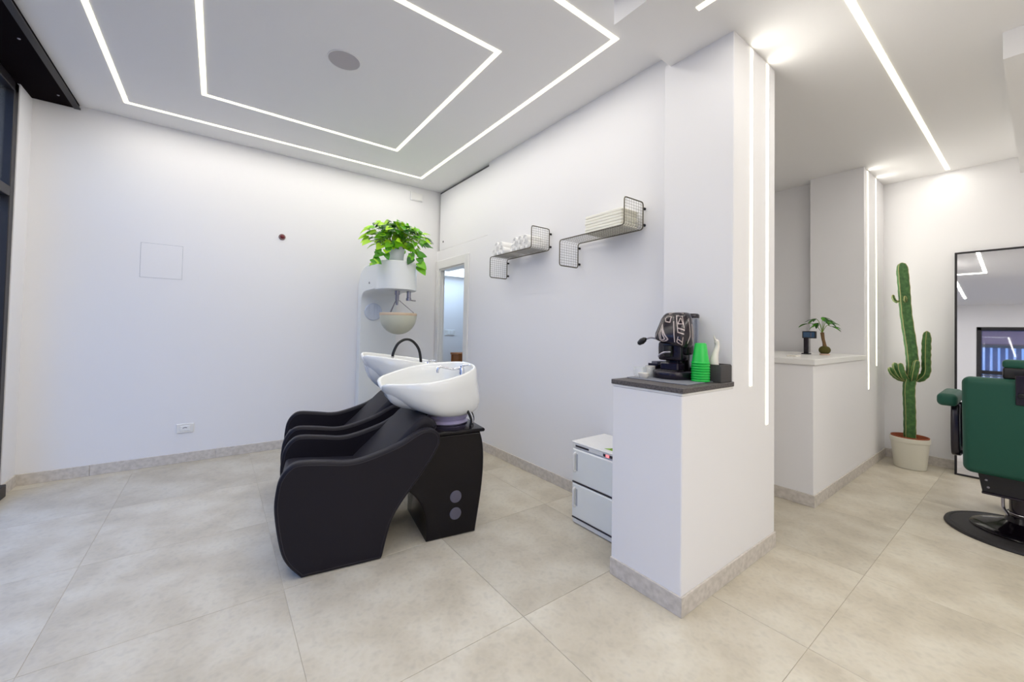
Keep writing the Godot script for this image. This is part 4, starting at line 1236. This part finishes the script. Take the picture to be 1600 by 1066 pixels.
func cactus_limb(called: String, parent: Node3D, pts: Array, r0: float, ribs: int, turn: float, taper0 := 0.8, per := 8, wave := 0.07) -> void:
	var path := curve3(pts, per)
	var rad := []
	for i in path.size():
		var s := i / float(path.size() - 1)
		var r := r0 * lerpf(taper0, 1.0, smoothstep(0.0, 0.25, s)) 
		var e := clampf((1.0 - s) * path.size() / 5.0, 0.0, 1.0)
		r *= sqrt(1.0 - pow(1.0 - e, 2.0)) * 0.92 + 0.08
		rad.append(r)
	var got := ribbed(path, rad, ribs, turn, wave)
	var limb := put(called, B.new().loft(got[0]), M["cactus"], parent)
	for e in got[1]:
		put("ridge", B.new().tube(e, 0.0026, 4), M["cactus_ridge"], limb)

func cactus() -> void:
	var at := Vector3(5.42, 0, -0.795)
	var pot := thing("flower_pot", "cream oval planter pot on the floor holding the tall cactus", "pot", at)
	var el := Basis(Vector3(0.95, 0, 0), Vector3(0, 1, 0), Vector3(0, 0, 1.0))
	put("body", B.new().lathe([Vector2(0, 0), Vector2(0.108, 0), Vector2(0.114, 0.006), Vector2(0.136, 0.25), Vector2(0.142, 0.255), Vector2(0.144, 0.292), Vector2(0.137, 0.295), Vector2(0.132, 0.285), Vector2(0.128, 0.24), Vector2(0.0, 0.235)], 48, Vector3.ZERO, el), M["pot_cream"], pot)
	put("inner_pot", B.new().lathe([Vector2(0.112, 0.236), Vector2(0.129, 0.236), Vector2(0.134, 0.298), Vector2(0.137, 0.304), Vector2(0.130, 0.306), Vector2(0.122, 0.29), Vector2(0.112, 0.236)], 40, Vector3.ZERO, el), M["terracotta"], pot)
	var soil := put("soil", B.new().lathe([Vector2(0, 0.255), Vector2(0.124, 0.255), Vector2(0.123, 0.272), Vector2(0.07, 0.281), Vector2(0, 0.284)], 32, Vector3.ZERO, el, 60.0), M["soil"], pot)
	var rng := RandomNumberGenerator.new()
	rng.seed = 9
	var peb := B.new()
	for k in 70:
		var a := rng.randf() * TAU
		var r := sqrt(rng.randf()) * 0.112
		if r < 0.05: continue
		peb.box(Vector3(cos(a) * r, 0.284, sin(a) * r), Vector3(rng.randf_range(0.008, 0.016), 0.009, rng.randf_range(0.008, 0.014)), 0.003, 2, Basis(Vector3.UP, a * 3.0))
	var pb := put("pebbles", peb, M["soil"], soil)
	pb.set_meta("kind", "stuff")
	var c := thing("cactus", "tall green ribbed column cactus with short arms against the bright white wall", "cactus", at + Vector3(0, 0.276, 0))
	var base := -0.276
	cactus_limb("stem", c, [Vector3(0, 0, 0), Vector3(0, 0.24, 0.0), Vector3(0, 0.5 , -0.003), Vector3(0, 0.66, 0.02), Vector3(0, 0.85, 0.015), Vector3(0, 1.2, -0.02), Vector3(0, 1.5, -0.036), Vector3(0, 1.72, -0.05)], 0.05, 4, 0.55, 1.0, 9, 0.035)
	cactus_limb("arm", c, [Vector3(0, 0.56, -0.02), Vector3(-0.01, 0.58, -0.075), Vector3(-0.01, 0.62, -0.115), Vector3(-0.01, 0.68, -0.14)], 0.024, 4, 0.3, 0.7, 6)
	cactus_limb("arm", c, [Vector3(-0.01, 0.56, -0.01), Vector3(-0.03, 0.60, -0.055), Vector3(-0.035, 0.66, -0.085), Vector3(-0.035, 0.73, -0.10)], 0.027, 4, 0.5, 0.7, 6)
	cactus_limb("arm", c, [Vector3(-0.01, 0.57, -0.01), Vector3(-0.05, 0.61, -0.03), Vector3(-0.065, 0.67, -0.045), Vector3(-0.068, 0.73, -0.052)], 0.028, 4, 0.7, 0.7, 6)
	cactus_limb("arm", c, [Vector3(-0.01, 0.57, 0.02), Vector3(-0.045, 0.61, 0.035), Vector3(-0.05, 0.69, 0.05), Vector3(-0.05, 0.765, 0.06)], 0.027, 4, 0.4, 0.7, 6)
	cactus_limb("arm", c, [Vector3(0, 0.57, 0.03), Vector3(0, 0.59, 0.075), Vector3(0, 0.65, 0.112), Vector3(0, 0.78, 0.115), Vector3(0, 0.90, 0.117), Vector3(0, 1.045, 0.122)], 0.031, 4, 0.2, 0.75, 6)
	cactus_limb("arm", c, [Vector3(0.01, 0.57, 0.0), Vector3(0.06, 0.6, 0.02), Vector3(0.075, 0.68, 0.03)], 0.026, 4, 0.2, 0.7, 6)
	cactus_limb("offshoot", c, [Vector3(-0.01, 1.345, -0.05), Vector3(-0.012, 1.335, -0.085), Vector3(-0.012, 1.36, -0.105), Vector3(-0.012, 1.405, -0.112)], 0.013, 4, 0.3, 0.6, 5)
	cactus_limb("offshoot", c, [Vector3(-0.03, 1.33, -0.02), Vector3(-0.052, 1.345, -0.018), Vector3(-0.055, 1.385, -0.018)], 0.011, 4, 0.3, 0.6, 5)


# ------------------------------------------------------------------ mirror
func leaning_mirror() -> void:
	var t := thing("floor_mirror", "tall black-framed floor mirror leaning on the far white wall", "mirror", Vector3(5.515, 0.0, -0.515))
	t.rotation.z = -0.079
	var W := 0.92; var H := 2.085; var fr := 0.016
	put("glass", lohi(Vector3(-0.004, fr, fr), Vector3(0.004, H - fr, W - fr)), M["mirror"], t)
	put("backing", lohi(Vector3(0.0045, 0.004, 0.004), Vector3(0.018, H - 0.004, W - 0.004)), M["black"], t)
	put("frame_side", lohi(Vector3(-0.012, 0, 0), Vector3(0.02, H, fr), 0.002), M["frame_dark"], t)
	put("frame_side", lohi(Vector3(-0.012, 0, W - fr), Vector3(0.02, H, W), 0.002), M["frame_dark"], t)
	put("frame_rail", lohi(Vector3(-0.012, 0, fr), Vector3(0.02, fr, W - fr), 0.002), M["frame_dark"], t)
	put("frame_rail", lohi(Vector3(-0.012, H - fr, fr), Vector3(0.02, H, W - fr), 0.002), M["frame_dark"], t)


# ------------------------------------------------------------------ barber chair
func barber_chair() -> void:
	var zc := -0.09
	var t := thing("barber_chair", "dark green upholstered barber chair seen from behind at the right edge", "barber chair", Vector3(4.15, 0, zc))
	var bp := put("base_plate", B.new().lathe([Vector2(0, 0), Vector2(0.345, 0), Vector2(0.35, 0.006), Vector2(0.345, 0.018), Vector2(0.325, 0.026), Vector2(0.315, 0.022), Vector2(0.305, 0.026), Vector2(0.2, 0.032), Vector2(0, 0.034)], 72), M["rubber"], t)
	put("base_cone", B.new().lathe([Vector2(0, 0.03), Vector2(0.225, 0.03), Vector2(0.232, 0.036), Vector2(0.225, 0.044), Vector2(0.18, 0.06), Vector2(0.12, 0.078), Vector2(0.085, 0.098), Vector2(0.07, 0.13), Vector2(0.0, 0.135)], 64), M["gloss_black"], bp)
	put("column", B.new().lathe([Vector2(0, 0.12), Vector2(0.062, 0.12), Vector2(0.062, 0.33), Vector2(0.054, 0.335), Vector2(0.054, 0.40), Vector2(0, 0.40)], 36), M["plum_black"], t)
	var rg := []
	for i in 36: rg.append(Vector3(cos(TAU * i / 36) * 0.068, 0.15, sin(TAU * i / 36) * 0.068))
	put("chrome_ring", B.new().tube(rg, 0.005, 8, true), M["chrome"], t)
	put("pump_lever", B.new().tube(fillet([Vector3(-0.02, 0.30, -0.05), Vector3(-0.02, 0.305, -0.085), Vector3(-0.03, 0.17, -0.085), Vector3(-0.08, 0.14, -0.06)], 0.015), 0.008, 8), M["steel"], t)
	# under-seat housing
	var hp := PackedVector2Array([Vector2(-0.19, 0.42), Vector2(0.19, 0.42), Vector2(0.165, 0.262), Vector2(-0.165, 0.262)])
	put("seat_housing", B.new().prism(hp, Transform3D(Basis(Vector3(0, 0, 1), Vector3(0, 1, 0), Vector3(1, 0, 0)), Vector3(-0.12, 0, 0)), 0.36, 0.006), M["black"], t)
	put("housing_rail", lohi(Vector3(-0.13, 0.255, -0.168), Vector3(0.24, 0.27, 0.168), 0.003), M["plum_black"], t)
	for k in 3:
		for s in [-1.0, 1.0]:
			put("bolt", B.new().lathe([Vector2(0, 0), Vector2(0.007, 0), Vector2(0.006, 0.004), Vector2(0, 0.005)], 10, Vector3(-0.12, 0.30 + k * 0.045, s * (0.14 + k * 0.008)), Basis(Vector3.BACK, PI / 2)), M["steel"], t)
	put("seat", B.new().box(Vector3(0.10, 0.47, 0), Vector3(0.48, 0.12, 0.46), 0.045, 4), M["green_leather"], t)
	# backrest, slightly reclined
	var rec := Basis(Vector3.BACK, 0.05)
	var back := put("backrest", B.new().box(Vector3(0, 0.3, 0), Vector3(0.10, 0.62, 0.485), 0.042, 5), M["green_leather"], t, Vector3(-0.175, 0.405, 0))
	back.basis = rec
	var sm := fillet([Vector3(-0.042, 0.02, -0.222), Vector3(-0.042, 0.58, -0.222), Vector3(-0.042, 0.58, 0.222), Vector3(-0.042, 0.02, 0.222)], 0.04, true)
	put("piping", B.new().tube(sm, 0.003, 6, true), M["green_leather"], back)
	var bk := put("headrest_bracket", lohi(Vector3(-0.062, 0.46, -0.022), Vector3(-0.046, 0.64, 0.022), 0.003), M["plum_black"], back)
	put("clamp_knob", B.new().lathe([Vector2(0, 0), Vector2(0.014, 0), Vector2(0.014, 0.015), Vector2(0.01, 0.02), Vector2(0, 0.02)], 14, Vector3(-0.062, 0.52, 0), Basis(Vector3.BACK, PI / 2)), M["black"], bk)
	var hr := put("headrest", B.new().box(Vector3(-0.165, 1.105, 0), Vector3(0.10, 0.055, 0.15), 0.02, 3), M["green_leather"], t)
	put("headrest_shell", B.new().box(Vector3(-0.175, 1.048, 0), Vector3(0.085, 0.07, 0.145), 0.01, 2), M["black"], hr)
	for s in [-1.0, 1.0]:
		var pad := put("armrest_pad", B.new().box(Vector3(0.02, 0.845, s * 0.315), Vector3(0.36, 0.085, 0.10), 0.03, 4, Basis(Vector3.BACK, 0.03)), M["green_leather"], t)
		put("pad_shell", lohi(Vector3(-0.12, 0.80, s * 0.315 - 0.035), Vector3(0.16, 0.812, s * 0.315 + 0.035), 0.004), M["black"], pad)
		var loop := PackedVector2Array()
		var prof := smooth([Vector2(-0.06, 0.805), Vector2(-0.085, 0.72), Vector2(-0.09, 0.6), Vector2(-0.08, 0.50), Vector2(-0.04, 0.455), Vector2(0.10, 0.45), Vector2(0.13, 0.50), Vector2(0.145, 0.65), Vector2(0.14, 0.805), Vector2(0.10, 0.805), Vector2(0.105, 0.65), Vector2(0.09, 0.51), Vector2(0.06, 0.485), Vector2(0.0, 0.49), Vector2(-0.03, 0.53), Vector2(-0.045, 0.62), Vector2(-0.04, 0.72), Vector2(-0.015, 0.805)], 3, true, [0, 8, 9, 17])
		var sup := put("armrest_support", B.new().prism(prof, Transform3D(Basis(), Vector3(0, 0, s * 0.285 - 0.021)), 0.042, 0.006, 2), M["plum_black"], t)
		put("cross_bar", lohi(Vector3(0.0, 0.462, minf(s * 0.20, s * 0.275)), Vector3(0.06, 0.488, maxf(s * 0.20, s * 0.275)), 0.004), M["black"], sup)
	# footrest towards the mirror
	put("leg_rest", B.new().box(Vector3(0.37, 0.34, 0), Vector3(0.06, 0.22, 0.38), 0.025, 3, Basis(Vector3.BACK, 0.35)), M["green_leather"], t)
	for s in [-1.0, 1.0]: put("foot_bar", B.new().tube([Vector3(0.24, 0.30, s * 0.13), Vector3(0.42, 0.18, s * 0.13), Vector3(0.55, 0.13, s * 0.13)], 0.012, 8), M["steel"], t)
	put("foot_plate", B.new().box(Vector3(0.56, 0.13, 0), Vector3(0.14, 0.02, 0.34), 0.008, 2, Basis(Vector3.BACK, 0.25)), M["black"], t)
